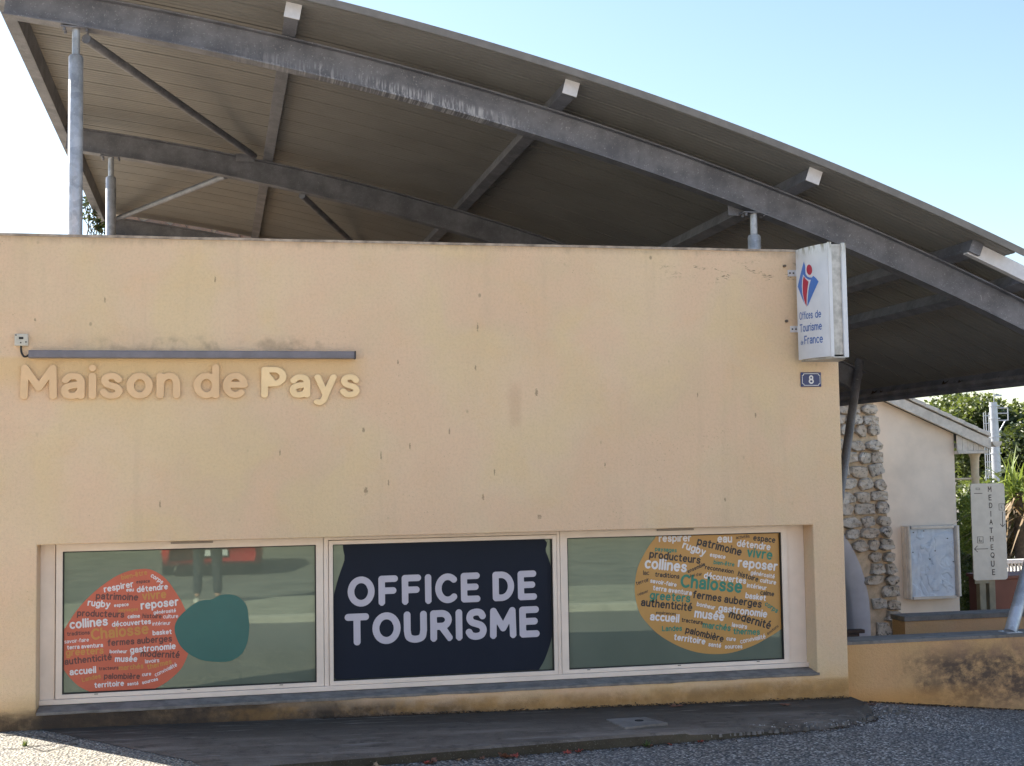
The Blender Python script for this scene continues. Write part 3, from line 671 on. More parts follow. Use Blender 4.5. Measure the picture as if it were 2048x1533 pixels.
# ------------------------------------------------------------------ house number plate
nx0, nz1 = atx(1601.5, 745, YF-.01); nx1, nz0 = atx(1643, 774, YF-.01)
BLUE = simple('enamel_blue', (.012, .028, .135), .25, 0, .05); ENW = simple('enamel_white', (.72, .73, .76), .25, 0, .03)
npl = empty('house_number_plate', ((nx0+nx1)/2, YF, nz0), 'blue enamel house number plate reading 8 below the projecting sign', 'number plate')
MB().box(nx0, nx1, YF-.010, YF-.001, nz0, nz1).build('plate', BLUE, npl, bevel=.0025)
def rrect(x0, x1, z0, z1, r, inv=False):
    P = []
    for cx, cz, a in ((x1-r, z0+r, -90), (x1-r, z1-r, 0), (x0+r, z1-r, 90), (x0+r, z0+r, 180)):
        for k in range(6): t = R(a+k*18); P.append((cx+r*math.cos(t), cz+r*math.sin(t)))
    return P
def notched(x0, x1, z0, z1, r):
    P = []
    for cx, cz, a in ((x1, z0, 180), (x1, z1, 270), (x0, z1, 360), (x0, z0, 90)):
        for k in range(6): t = R(a-k*18); P.append((cx+r*math.cos(t), cz+r*math.sin(t)))
    return P
A = notched(nx0+.008, nx1-.008, nz0+.008, nz1-.008, .013); B = notched(nx0+.0115, nx1-.0115, nz0+.0115, nz1-.0115, .0125)
n = len(A); MB().add([(x, YF-.0108, z) for x, z in A+B], [(i, (i+1) % n, (i+1) % n+n, i+n) for i in range(n)]).build('white_border', ENW, npl)
vs, fs, W = flat_word('8', .14, .04); s = .060/1.70; cxn = (nx0+nx1)/2; czn = (nz0+nz1)/2
MB().add([(cxn+(x-W/2)*s*.95, YF-.0112, czn+(y-.71)*s) for x, y in vs], fs).build('numeral', ENW, npl)

# ------------------------------------------------------------------ projecting sign
SY0, SY1 = 8.52, 8.20; ZS0, ZS1 = .722, 1.478
A_ = (3.893, SY0); B_ = (3.975, SY1); C_ = (4.082, SY1); D_ = (4.190, SY0)
def sign_white():
    t = NT('sign_acrylic'); Z = t.xyz(2); n = t.noise(40, 4, .7, vec=t.scale(t.pos, 1, 1, .2)); k = t.mix(t.ss(t.noise(4, 4), .3, .7), (.60, .62, .66), (.70, .72, .76))
    k = t.mix(t.mul(t.ss(Z, 1.40, 1.475), t.ss(n, .42, .62)), k, (.16, .15, .11)); k = t.mix(t.mul(t.ss(Z, 1.30, 1.44), .25), k, (.55, .52, .36))
    return t.done(k, .35)
SWH = sign_white(); ALU = simple('dirty_aluminium', (.46, .45, .43), .45, .3, .25, 18)
sg = empty('projecting_sign', (4.03, 8.4, ZS0), 'white projecting light box sign of the tourist offices at the right facade corner', 'sign')
def curve_face(P, Q, bulge, side, n=10):
    P = np.array(P); Q = np.array(Q); d = Q-P; nrm = np.array((-d[1], d[0]))/np.hypot(*d)*side
    return [tuple(P+d*t+nrm*bulge*4*t*(1-t)) for t in [i/n for i in range(n+1)]]
cl_ = curve_face(A_, B_, .022, -1 if True else 1)
if cl_[5][0] > (A_[0]+B_[0])/2: cl_ = curve_face(A_, B_, .022, 1)
cr_ = curve_face(C_, D_, .022, 1)
if cr_[5][0] < (C_[0]+D_[0])/2: cr_ = curve_face(C_, D_, .022, -1)
def panel(c, z0, z1, m, name):
    mb = MB(); n = len(c); off = .006
    vs = [(x, y, z0) for x, y in c]+[(x, y, z1) for x, y in c]
    sgn = 1 if name == 'l' else -1
    vs += [(x+sgn*off, y+.002, z0) for x, y in c]+[(x+sgn*off, y+.002, z1) for x, y in c]
    fs = []
    for i in range(n-1):
        fs += [(i, i+1, i+1+n, i+n), (2*n+i, 3*n+i, 3*n+i+1, 2*n+i+1), (i+n, i+1+n, i+1+3*n, i+3*n), (i, i+2*n, i+1+2*n, i+1)]
    fs += [(0, n, 3*n, 2*n), (n-1, 3*n-1, 4*n-1, 2*n-1)]
    mb.add(vs, fs, False); return mb
panel(cl_, ZS0, ZS1, SWH, 'l').build('face_panel', SWH, sg)
panel(cr_, ZS0, ZS1, SWH, 'r').build('face_panel', SWH, sg)
inner = [(x+.007, y+.003) for x, y in cl_]+[(x-.007, y+.003) for x, y in cr_]
MB().slab(inner, ZS0+.012, ZS1-.02).build('light_box_body', ALU, sg)
MB().box(B_[0]-.002, B_[0]+.022, SY1-.014, SY1+.004, ZS0-.004, ZS1+.006).build('edge_profile', SWH, sg, bevel=.003)
MB().box(C_[0]-.014, C_[0]+.018, SY1-.014, SY1+.006, ZS0-.008, ZS1+.002).build('edge_profile', SWH, sg, bevel=.004)
for zz in (ZS0-.012, ZS1-.0195): MB().slab([(x+.02, y) for x, y in cl_]+[(x-.01, y) for x, y in cr_], zz, zz+.012).build('cover_plate', ALU, sg)
for py in (547, 659):
    bx, bz = atx(1575 if py < 600 else 1580, py, YF)
    MB().box(bx, 3.93, YF-.008, YF-.001, bz-.022, bz+.022).box(3.92, 3.96, YF-.1, YF-.001, bz-.022, bz+.022).build('bracket', CAPM, sg, bevel=.001)
    for q in (.014, .040): MB().tube([(bx+q, YF-.008, bz), (bx+q, YF-.011, bz)], .006, 8).build('bolt', RUBBER, sg)
# the emblem and wording wrap onto the curved left face: (u along the face 0..1, z)
def face_pt(u, z, off=.0012):
    t = max(0, min(.9999, u))*10; i = int(t); f = t-i
    x = cl_[i][0]*(1-f)+cl_[i+1][0]*f; y = cl_[i][1]*(1-f)+cl_[i+1][1]*f; return (x-off, y-off*.25, z)
def fz(zx, zy):     # from the enlarged picture of the sign (x 145..430 across, y 110..1190 down) to face u, z
    u = (zx-150)/(432-150); topy = 200-85*u; boty = 1188-62*u
    v = (zy-topy)/(boty-topy); return u**.92 if u > 0 else 0, ZS1-(ZS1-ZS0)*v
SB = paint('sign_blue', (.055, .17, .50), .35); SR = paint('sign_red', (.42, .022, .06), .35); ST = paint('sign_text_blue', (.075, .16, .42), .35)
def face_shape(pts, m, off=.0012, name='emblem'):
    P = []
    for i in range(len(pts)):
        a, b = pts[i], pts[(i+1) % len(pts)]
        for k in range(4): P.append((a[0]+(b[0]-a[0])*k/4, a[1]+(b[1]-a[1])*k/4))
    Q = [fz(*p) for p in P]; mb = MB()
    for k in range(10):
        C = clip(Q, k/10, (k+1)/10, -9, 9)
        if len(C) > 2: v, f = loops_mesh([[(x*100, y*100) for x, y in C]]); mb.add([face_pt(x/100, y/100, off) for x, y, _ in v], f)
    mb.build(name, m, sg)
face_shape([(235,298),(246,330),(250,360),(246,392),(250,412),(265,430),(285,438),(305,436),(318,420),(340,440),(360,467),(320,560),(285,640),(262,690),(248,705),(232,680),(210,640),(163,525),(200,405)], SB)
WSG = paint('sign_white_line', (.68, .70, .74), .35)
face_shape([(226,415),(245,440),(275,458),(296,458),(283,500),(270,560),(262,630),(256,700),(248,706),(238,690),(224,650),(212,590),(208,520),(214,460)], WSG, .0020)
face_shape([(232,428),(248,452),(276,476),(266,530),(256,600),(250,702),(240,680),(226,640),(218,590),(217,520),(222,465)], SR, .0028)
def circ(cx, cy, rx, ry): return [(cx+rx*math.cos(2*PI*k/20), cy+ry*math.sin(2*PI*k/20)) for k in range(20)]
face_shape(circ(284, 372, 36, 60), WSG, .0020); face_shape(circ(286, 368, 26, 47), SR, .0028)
def face_word(txt, x0, x1, yb0, yb1, xh):
    vs, fs, W = flat_word(txt, .12, .06, .14); k = (x1-x0)/W
    MB().add([face_pt(*fz(x0+x*k, yb0+(yb1-yb0)*x/W-(y+.12)*xh), .0014) for x, y in vs], fs).build('lettering', ST, sg)
face_word('Offices', 172, 302, 828, 802, 42); face_word('de', 322, 372, 797, 787, 42)
face_word('Tourisme', 172, 375, 940, 896, 44)
face_word('de', 178, 206, 1050, 1044, 24); face_word('France', 216, 380, 1042, 1012, 46)

# ------------------------------------------------------------------ arched canopy
CX, CZ, RB, TH = -4.19, -22.06, 25.42, .23
def zb(x, o=0): return CZ+math.sqrt((RB+o)**2-(x-CX)**2)
def arcpt(a, o): return (CX+(RB+o)*math.sin(a), CZ+(RB+o)*math.cos(a))
def ang(x, o=TH): return math.asin((x-CX)/(RB+o))
canopy = empty('canopy', (2.5, 13, -1.6), 'big arched steel canopy of galvanised beams and ribbed metal sheets rising above the office', 'canopy')
BY = [9.7, 13.65, 18.35]; A0, A1 = ang(-1.41), ang(7.42)
def arc_sweep(mb, prof, a0, a1, n=48):           # prof: list of (y, radial offset), closed
    k = len(prof); vs = []; fs = []
    for i in range(n+1):
        a = a0+(a1-a0)*i/n
        for y, o in prof: x, z = arcpt(a, o); vs.append((x, y, z))
    for i in range(n):
        for j in range(k): fs.append((i*k+j, i*k+(j+1) % k, (i+1)*k+(j+1) % k, (i+1)*k+j))
    fs += [tuple(range(k))[::-1], tuple(range(n*k, n*k+k))]
    mb.add(vs, fs); return mb
for y in BY:        # I beams: the lips of the flanges stand proud of the web
    fw, tw, tf = .060, .006, .011
    prof = [(y-fw, 0), (y+fw, 0), (y+fw, tf), (y+tw, tf), (y+tw, TH-tf), (y+fw, TH-tf), (y+fw, TH), (y-fw, TH), (y-fw, TH-tf), (y-tw, TH-tf), (y-tw, tf), (y-fw, tf)]
    arc_sweep(MB(), prof[::-1], A0, ang(7.0)).build('arched_beam', BEAM, canopy)
PH = .10
def purlin(x, y0, y1, name='purlin', wd=.10, o=TH+.002, h=PH, m=None):
    a = ang(x, o); dx, dz = math.cos(a), -math.sin(a); nx_, nz_ = math.sin(a), math.cos(a); p = arcpt(a, o)
    P = [(p[0]+dx*sx*wd/2+nx_*hh, p[1]+dz*sx*wd/2+nz_*hh) for sx, hh in ((-1, 0), (1, 0), (1, h), (-1, h))]
    ob = MB().prism(P, y0, y1).build(name, m or BEAM, canopy, bevel=.004)
    return P
YEND = 18.75
for x in (.52, 2.50, 4.37, 5.70, 6.22):
    y0 = 9.24 if x < 6 else 9.36
    P = purlin(x, y0, YEND)
    if x < 5.5:      # pale end cap
        c = (sum(p[0] for p in P)/4, sum(p[1] for p in P)/4); Q = [(c[0]+(p[0]-c[0])*1.10, c[1]+(p[1]-c[1])*1.10) for p in P]
        MB().prism(Q, y0-.012, y0-.0005).build('end_cap', CAPM, canopy, bevel=.003)
# verge box along the left edge, eave beam and gutter along the right edge
purlin(-1.475, 9.2, YEND, 'verge_beam', .10, TH-.06, .165)
purlin(7.45, 9.3, YEND, 'eave_beam', .08, TH-.05, .15)
p = arcpt(ang(7.5), TH)
gp = [(p[0]+.0+.075*math.cos(R(180+t*18)), p[1]+.055+.075*math.sin(R(180+t*18))) for t in range(11)]
gp += [(x_*.0+gx_, gz_) for x_, (gx_, gz_) in zip([0]*11, [(p[0]+.068*math.cos(R(360-t*18)), p[1]+.055+.068*math.sin(R(360-t*18))) for t in range(11)])]
MB().prism(gp, 9.3, YEND).build('gutter', BEAM, canopy)
mb = MB()
for i in range(70):
    y = 9.6+random.random()*8.6; x = p[0]+random.uniform(-.05, .06); z = p[1]+.055+random.uniform(-.0, .03)
    s = random.uniform(.02, .05); mb.add([(x-s, y, z-s*.5), (x, y-s, z+s*.3), (x+s, y, z-s*.2), (x, y+s, z+s*.4)], [(0, 1, 2, 3)])
DEAD = simple('dead_leaf_litter', (.06, .04, .025), .9)
tag(mb.build('gutter_leaves', DEAD, canopy), kind='stuff')
# sheet: panels side by side, each with fine ribs running along the arch
SO = TH+PH+.004; PW = .40; yy = 9.12; nseg = 44
def rib_panel(y0, y1, a0, a1):
    prof = []; nr = 6; wv = (y1-y0-.026)/nr
    prof.append((y0, SO+.03)); prof.append((y0+.018, SO+.03)); prof.append((y0+.022, SO))
    for k in range(nr):
        b = y0+.022+k*wv
        if k: prof += [(b-.005, SO), (b-.003, SO+.005), (b+.003, SO+.005), (b+.005, SO)]
    prof.append((y1, SO)); prof.append((y1, SO+.045)); prof.append((y0, SO+.045))
    k = len(prof); vs = []; fs = []
    for i in range(nseg+1):
        a = a0+(a1-a0)*i/nseg
        for y, o in prof: x, z = arcpt(a, o); vs.append((x, y, z))
    for i in range(nseg):
        for j in range(k): fs.append((i*k+j, (i+1)*k+j, (i+1)*k+(j+1) % k, i*k+(j+1) % k))
    fs += [tuple(range(k)), tuple(range(nseg*k, nseg*k+k))[::-1]]
    return MB().add(vs, fs)
y = yy; k = 0
while y < YEND-.1:
    y1 = y+PW if k else y+.34
    rib_panel(y, min(y1, YEND)-.001, ang(-1.52, SO), ang(5.98 if k == 0 else 7.5, SO)).build('roof_panel', SHEET, canopy); y = y1; k += 1
# drip edge folded along the front of the sheet, down to the end of the upper sheet
arc_sweep(MB(), [(yy-.012, SO+.052), (yy-.012, SO-.002), (yy-.006, SO-.002), (yy-.002, SO+.046), (yy+.05, SO+.047), (yy+.05, SO+.052)], ang(-1.53), ang(6.0)).build('verge_flashing', simple('flashing_paint', (.19, .172, .155), .5, 0, .12, 9), canopy)
# pale channel closing the front of the lower sheet
arc_sweep(MB(), [(9.27, TH-.01), (9.33, TH-.01), (9.33, SO-.002), (9.27, SO-.002)], ang(5.66), ang(7.5)).build('front_channel', CAPM, canopy, bevel=.003)
# posts: a wide lower tube with a thinner spigot bolted under the beam
def post(px, Y, top, zs, foot, nm='post'):
    x = top
    zt = zb(x)-.001
    ob = MB().tube([(x, Y, foot), (x, Y, zs), (x, Y, zs+.012)], [.050, .050, .042], 20).build(nm, POST, canopy)
    MB().tube([(x, Y, zs+.005), (x, Y, zt)], .027, 16, False).build('spigot', POST, ob)
    MB().box(x-.10, x+.10, Y-.055, Y+.055, zt-.010, zt-.001).build('head_plate', BEAM, ob)
    for dx in (-.075, .075):
        for dy in (-.035, .035): MB().tube([(x+dx, Y+dy, zt-.032), (x+dx, Y+dy, zt-.009)], .010, 6).build('bolt', BEAM, ob)
    return ob
post(152, 9.7, at(152, 100, 9.7)[0], at(152, 115, 9.7)[2], 1.2)
post(222, 13.65, at(222, 330, 13.65)[0], at(222, 357, 13.65)[2], 1.2)
post(1507, 9.7, at(1507, 430, 9.7)[0], at(1507, 474, 9.7)[2], 1.2)
# leaning props on the right
f0 = at(2021, 1277, 8.74); XT = 6.95
MB().tube([(f0[0], 8.74, -1.215), (XT, 9.7, zb(XT)+.005)], .045, 20).build('leaning_prop', POST, canopy)
MB().box(f0[0]-.06, f0[0]+.06, 8.68, 8.80, -1.211, -1.205).build('base_plate', POST, canopy)
a_, b_ = at(1760, 712, 13.2), at(1672, 1045, 13.2)
MB().tube([(a_[0], 13.65, a_[2]*13.65/13.2), (b_[0], 13.2, b_[2])], .046, 16).build('leaning_prop', BEAM, canopy)
# wind braces in the plane of the beams
def brace(pa, Ya, pb, Yb, r=.033):
    a, b = at(*pa, Ya), at(*pb, Yb); MB().tube([a, b], r, 12).build('wind_brace', BEAM, canopy)
brace((172, 78), 9.74, (508, 312), 13.55); brace((604, 392), 13.7, (742, 520), 18.3); brace((452, 352), 13.7, (236, 437), 18.3)
# small gusset plates
for (px, py, Y) in ((1478, 424, 9.76), (490, 318, 13.58)):
    c = at(px, py, Y); MB().box(c[0]-.09, c[0]+.09, Y-.004, Y+.004, c[2]-.03, c[2]+.05).build('gusset_plate', BEAM, canopy)

# ------------------------------------------------------------------ low walls on the right
lw = empty('low_wall', (7, 8.75, -1.8), 'low ochre rendered wall with a grey top and a big black stain, joined to the office corner', 'wall')
MB().box(X1+.002, 12, YF+.035, YF+.26, -2.6, -1.232).build('wall_body', LOWW, lw)
n = 40; vs = []; fs = []
for i in range(n+1):
    x = X1+.003+(12-X1)*i/n; e = .004*mnoise.noise(Vector((x*8, 1, 1)))
    for y, z in ((YF+.030+e, -1.233), (YF+.030+e, -1.212), (YF+.265, -1.209), (YF+.265, -1.233)): vs.append((x, y, z))
for i in range(n):
    for k in range(4): a = i*4+k; b = i*4+(k+1) % 4; fs.append((a, b, b+4, a+4))
fs += [(0, 3, 2, 1), (n*4, n*4+1, n*4+2, n*4+3)]
MB().add(vs, fs).build('coping', COPE, lw)
l2 = empty('low_wall', (9, 11.6, -2.4), 'second low ochre wall with a dark top, behind the stained wall', 'wall')
l2x = at(1810, 1250, 11.5)[0]
MB().box(l2x, 16, 11.5, 11.74, -3.2, -1.452).build('wall_body', stucco('rear_wall_render', (.56, .36, .20), (.52, .30, .12), 'rear'), l2)
MB().box(l2x-.012, 16, 11.485, 11.755, -1.451, -1.405).build('coping', COPE, l2, bevel=.005)

# ------------------------------------------------------------------ stone gable with an arch
SY = 19.0
def SP(px, py, Y=SY): return atx(px, py, Y)
def stone_mat():
    t = NT('rubble_stone'); oi = t.n('ShaderNodeObjectInfo').outputs['Random']; n = t.noise(6, 6, .65); m_ = t.noise(17, 5, .7)
    k = t.mix(t.ss(n, .3, .7), (.42, .37, .31), (.70, .63, .54)); k = t.mix(t.mul(oi, .5), k, (.50, .39, .28))
    X = t.xyz(0); k = t.mix(t.mul(t.ss(m_, .50, .66), t.ss(X, 9.0, 10.2, .35, 1.)), k, (.055, .052, .05))
    Z = t.xyz(2); k = t.mix(t.ss(Z, 1.8, 2.4, 0, .7), k, (.30, .15, .09))
    t.bump(t.add(n, m_), .6, .02); return t.done(k, .9, 0, .2)
STONE = stone_mat(); MORT = simple('ochre_lime_mortar', (.56, .44, .31), .95, 0, .2, 9, .5, 25)
PLAS = simple('grey_plaster_reveal', (.56, .55, .58), .9, 0, .06, 4)
tx, tz = SP(1747, 800); bx_, bz_ = SP(1806, 1285)
def edge_x(z): return tx+(bx_-tx)*(z-tz)/(bz_-tz)
sgb = empty('stone_gable', (7, SY, -2.9), 'rubble stone gable wall with a sloping right edge and a grey plastered arch', 'building')
acx, arx = 7.35, 1.0
e1 = SP(1742, 1285); acx_r = e1[0]                       # right springing of the outer edge of the grey arch band
apex = SP(1600, 960)
acx = acx_r-1.75; arch_out = 1.75; spring = SP(1742, 1230)[1]; rise = 1.95
def arch_curve(r, h, n=24): return [(acx+r*math.cos(t), spring+h*math.sin(t)) for t in [PI*k/n for k in range(n+1)]]
out = arch_curve(arch_out, rise)
ztop_l = zb(-1.3, SO)+.1
def roofz(x): return zb(x, SO)-.02
top = [(x, min(roofz(x)+.45, 4.2)) for x in np.linspace(-1.42, tx-2.0, 16)]+[(edge_x(1.2), 1.2)]
poly = [(-1.42, -3.0), (out[-1][0], -3.0)]+out[::-1]+[(out[0][0], -3.0), (edge_x(-3.0), -3.0)]+top[::-1]
v, f = loops_mesh([poly], .25)
MB().add([(x, SY+.27+z, y) for x, y, z in v], f).build('mortar_wall', MORT, sgb)
inn = arch_curve(arch_out-.27, rise-.3)
ol = [(acx+arch_out, -3.0)]+out+[(acx-arch_out, -3.0)]; il = [(acx+arch_out-.27, -3.0)]+inn+[(acx-arch_out+.27, -3.0)]
mb = MB(); n = len(ol)
va = [(x, SY-.005, z) for x, z in ol]+[(x, SY+.03, z) for x, z in il]+[(x, SY+.5, z) for x, z in il]
mb.add(va, [(i, i+1, i+1+n, i+n) for i in range(n-1)]+[(i+n, i+1+n, i+1+2*n, i+2*n) for i in range(n-1)], True)
mb.build('arch_reveal', PLAS, sgb)
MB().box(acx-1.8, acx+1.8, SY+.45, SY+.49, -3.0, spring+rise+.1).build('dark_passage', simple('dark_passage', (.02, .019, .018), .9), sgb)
q0 = SP(1686, 1262, SY-.1); MB().box(q0[0]-.4, q0[0]+.30, SY-.22, SY-.08, q0[1]-.035, q0[1]+.02).box(q0[0]-.4, q0[0]+.22, SY-.2, SY-.1, q0[1]-.3, q0[1]-.037).build('bench_top', simple('dark_wood', (.06, .035, .025), .7), sgb, bevel=.01)
# stones: eight shared shapes
shapes = []
for k in range(10):
    rnd = random.Random(40+k); me = bpy.data.meshes.new('stone'); b = bmesh.new()
    n = rnd.choice((7, 8, 9)); ringp = []
    for i in range(n):
        t = 2*PI*i/n+rnd.uniform(-.28, .28); cx = math.cos(t); cz = math.sin(t); p_ = 4.2
        r = .5/((abs(cx)**p_+abs(cz)**p_)**(1/p_))*rnd.uniform(.80, 1.06); ringp.append((cx*r, cz*r))
    L0 = [b.verts.new((x, .5, z)) for x, z in ringp]; L1 = [b.verts.new((x, -.15+rnd.uniform(-.12, .12), z)) for x, z in ringp]
    L2 = [b.verts.new((x*.84, -.45+rnd.uniform(-.28, .18), z*.84)) for x, z in ringp]; c = b.verts.new((rnd.uniform(-.1, .1), -.58, rnd.uniform(-.1, .1)))
    for i in range(n):
        j = (i+1) % n; b.faces.new((L0[j], L0[i], L1[i], L1[j])[::-1]); b.faces.new((L1[j], L1[i], L2[i], L2[j])[::-1]); b.faces.new((L2[i], L2[j], c)[::-1])
    bmesh.ops.recalc_face_normals(b, faces=b.faces); b.to_mesh(me); b.free(); me.materials.append(STONE); shapes.append(me)
    for pl in me.polygons: pl.use_smooth = False
def stone(x, z, w_, h_, dep=.09):
    o = place('stone', random.choice(shapes), sgb, (x, SY-.005, z)); o.scale = (w_, dep*random.uniform(.8, 1.3), h_); o.rotation_euler = (random.uniform(-.05, .05), random.uniform(-.12, .12), random.uniform(-.05, .05)+(PI if 0 else 0))
    return o
z = -2.85; nst = 0
while z < 1.15:
    h = random.uniform(.15, .24); x = edge_x(z+h/2)+.02; first = True
    while x > 7.95:
        w_ = random.uniform(.17, .34) if not first else random.uniform(.16, .26)
        cx = x-w_/2; cz = z+h/2; rr = ((cx-acx)/(arch_out+.12))**2+((max(cz, spring)-spring)/(rise+.10))**2
        if rr > 1 and not (cz < spring and abs(cx-acx) < arch_out+.08):
            stone(cx, cz+random.uniform(-.02, .02), w_*1.16, h*random.uniform(1.02, 1.18), .13 if first else .09); nst += 1
        x -= w_+random.uniform(.01, .05); first = False
    z += h+random.uniform(.0, .025)
for row in range(4):
    x = -1.3
    while x < 1.0:
        w_ = random.uniform(.2, .36); zz = roofz(x)+.20-row*.2
        stone(x+w_/2, zz, w_*1.1, .21, .08); x += w_+.01

# ------------------------------------------------------------------ house behind with gable verge
HY = 20.0
hw_ = empty('house', (11, HY+3, -2.9), 'beige rendered house with a pale sloping roof verge beside the stone gable', 'house')
HW = simple('pale_pink_render', (.82, .70, .58), .9, 0, .10, 1.3, .2, 60)
VER = simple('weathered_fascia', (.62, .58, .52), .8, 0, .14, 9)
rx = SP(1908, 900, HY)[0]; 
g0 = SP(1753, 800, HY); g1 = SP(1971, 900, HY); slope = (g1[1]-g0[1])/(g1[0]-g0[0])
def rake(x): return g0[1]+(x-g0[0])*slope
hp = [(tx-1, -3.1), (rx, -3.1), (rx, rake(rx)+.02), (tx-1, rake(tx-1)+.02)]
MB().prism([(a-.0, b) for a, b in hp], HY, HY+7).build('wall', HW, hw_)
# verge boards
t1 = SP(1790, 790, HY-.2); t2 = SP(1971, 868, HY-.2)
ex = SP(1971, 900, HY)[0]
bd = .30
MB().prism([(tx-1.5, rake(tx-1.5)), (ex, rake(ex)), (ex, rake(ex)+.17), (tx-1.5, rake(tx-1.5)+.17)], HY-.18, HY-.12).build('verge_board', VER, hw_, bevel=.006)
MB().prism([(tx-1.5, rake(tx-1.5)+.172), (ex-.01, rake(ex)+.172), (ex-.01, rake(ex)+.185), (tx-1.5, rake(tx-1.5)+.185)], HY-.12, HY+7.2).build('roof_edge', simple('roof_shadow_gap', (.10, .09, .085), .9), hw_)
# roof tiles seen edge on: row of single ridge-like verge tiles
sl_ = math.hypot(1, slope); L = 2.6; ntile = 14; xs0 = ex-.02
for k in range(ntile):
    xa = xs0-k*.23; xb = xa-.25
    P = [(xb, rake(xb)+.188), (xa, rake(xa)+.188+.010), (xa, rake(xa)+.252+.014), (xb, rake(xb)+.252)]
    MB().prism(P, HY-.22, HY-.02).build('verge_tile', VER, hw_, bevel=.008)
MB().prism([(ex-.02-3.4, rake(ex-3.42)+.19), (ex, rake(ex)+.19), (ex, rake(ex)+.235), (ex-3.4, rake(ex-3.4)+.235)], HY-.018, HY+7.2).build('roof', VER, hw_)
# boarded triangle under the overhang, and the beam
tb = SP(1912, 902, HY)[1]; px1 = SP(1962, 902, HY)[0]
nb = 5; w0 = rx+.004
for k in range(nb):
    xa = w0+(px1-w0)*k/nb; xb = w0+(px1-w0)*(k+1)/nb-.006
    MB().prism([(xa, tb), (xb, tb), (xb, max(rake(xb)-.002, tb+.01)), (xa, rake(xa)-.002)], HY-.10, HY-.07).build('soffit_board', VER, hw_)
MB().box(w0, px1+.06, HY-.12, HY+4, tb-.05, tb-.002).build('eave_beam', VER, hw_, bevel=.005)
# half round gutter end
gx_, gz_ = SP(1981, 884, HY)
gq = [(gx_+.085*math.cos(R(180+t*15)), gz_+.085*math.sin(R(180+t*15))) for t in range(13)]
MB().prism(gq, HY-.2, HY+7).build('gutter', VER, hw_)
# porch column with capital and rail
cx0 = SP(1950, 940, HY+.1)[0]
CREAM = simple('cream_column', (.58, .49, .34), .7, 0, .12, 6)
MB().tube([(cx0, HY+.1, -3), (cx0, HY+.1, tb-.35), (cx0, HY+.1, tb-.12), (cx0, HY+.1, tb-.05)], [.062, .062, .072, .10], 20).build('porch_column', CREAM, hw_)
zr = SP(1950, 958, HY)[1]
MB().tube([(rx-.1, HY+.1, zr), (cx0-.05, HY+.1, zr)], .020, 8).build('porch_rail', CREAM, hw_)
MB().tube([(cx0, HY+.1, zr+.0), (cx0, HY+.1, zr+.04)], .078, 16).build('column_band', CREAM, hw_)

# notice board
b0 = SP(1811, 1053, HY-.15); b1 = SP(1921, 1195, HY-.15)
zb0, zb1 = b1[1], b0[1]; x0, x1 = b0[0], b1[0]
nb_ = empty('notice_board', ((x0+x1)/2, HY-.15, zb0), 'glazed notice board with crumpled bluish paper hung on the beige house wall', 'notice board')
AL = simple('board_aluminium', (.50, .48, .46), .4, .3, .1)
MB().box(x0, x1, HY-.13, HY-.001, zb0, zb1).build('case', AL, nb_, bevel=.01)
def paper_mat():
    t = NT('crumpled_blue_paper'); w1 = t.noise(3.2, 4, .55, dist=.8); l = t.noise(2.2, 2, .4, dist=2.5)
    k = t.mix(t.ss(w1, .3, .7), (.50, .58, .70), (.66, .72, .80)); t.bump(t.add(w1, t.ss(l, .46, .54)), .5, .02); return t.done(k, .35)
ix0, ix1, iz0, iz1 = x0+.085, x1-.085, zb0+.035, zb1-.05
n = 16; vs = []; fs = []
for j in range(n+1):
    for i in range(n+1):
        u = i/n; v_ = j/n; vs.append((ix0+(ix1-ix0)*u, HY-.145-.012*mnoise.noise(Vector((u*4, v_*5, 3)))-.012*abs(mnoise.noise(Vector((u*7, v_*6, 9)))), iz0+(iz1-iz0)*v_))
for j in range(n):
    for i in range(n): a = j*(n+1)+i; fs.append((a, a+1, a+n+2, a+n+1))
MB().add(vs, fs).build('paper', paper_mat(), nb_)
for (a, b, c, d, nm) in ((x0+.02, ix0, zb0, zb1, 'side_profile'), (ix1, x1+.02, zb0+.02, zb1-.01, 'side_profile')):
    MB().tube([((a+b)/2, HY-.14, c), ((a+b)/2, HY-.14, d)], (b-a)/2, 16).build(nm, AL, nb_)
MB().box(ix0, ix1, HY-.18, HY-.131, iz1, zb1).build('top_rail', AL, nb_, bevel=.005)
MB().box(ix0, ix1, HY-.18, HY-.131, zb0-.01, iz0).build('bottom_rail', AL, nb_, bevel=.005)
for u, v_ in ((.06, .95), (.3, .97), (.85, .85), (.03, .66), (.55, .67), (.42, .55), (.97, .5)):
    xx = ix0+(ix1-ix0)*u; zz = iz0+(iz1-iz0)*v_; MB().tube([(xx, HY-.150, zz), (xx, HY-.172, zz)], .007, 8).build('pin', RUBBER, nb_)

# ------------------------------------------------------------------ library sign
MY = 12.5
m0 = atx(1940, 966, MY); m1 = atx(2017, 1159, MY)
ms = empty('direction_sign', ((m0[0]+m1[0])/2, MY, -2.7), 'tall pale grey sign on two posts reading MEDIATHEQUE downwards, with arrows', 'sign')
SGR = simple('sign_grey', (.62, .61, .57), .45, 0, .06, 10)
v, f = loops_mesh([rrect(m0[0], m1[0]-.01, m1[1], m0[1]-.01, .03)], .006); MB().add([(x, MY-z, y) for x, y, z in v], f).build('sign_panel', SGR, ms)
PST = simple('olive_post', (.26, .24, .18), .6, .1, .15)
for px in (1962, 1981): x = atx(px, 1190, MY+.06)[0]; MB().box(x-.035, x+.035, MY+.02, MY+.09, -2.9, m1[1]+.25).build('post', PST, ms, bevel=.006)
zz = atx(1960, 1164, MY)[1]; MB().box(m0[0]+.02, m0[0]+.19, MY+.008, MY+.019, zz-.02, zz+.05).build('clamp', PST, ms)
INK = paint('sign_ink', (.035, .028, .03), .5)
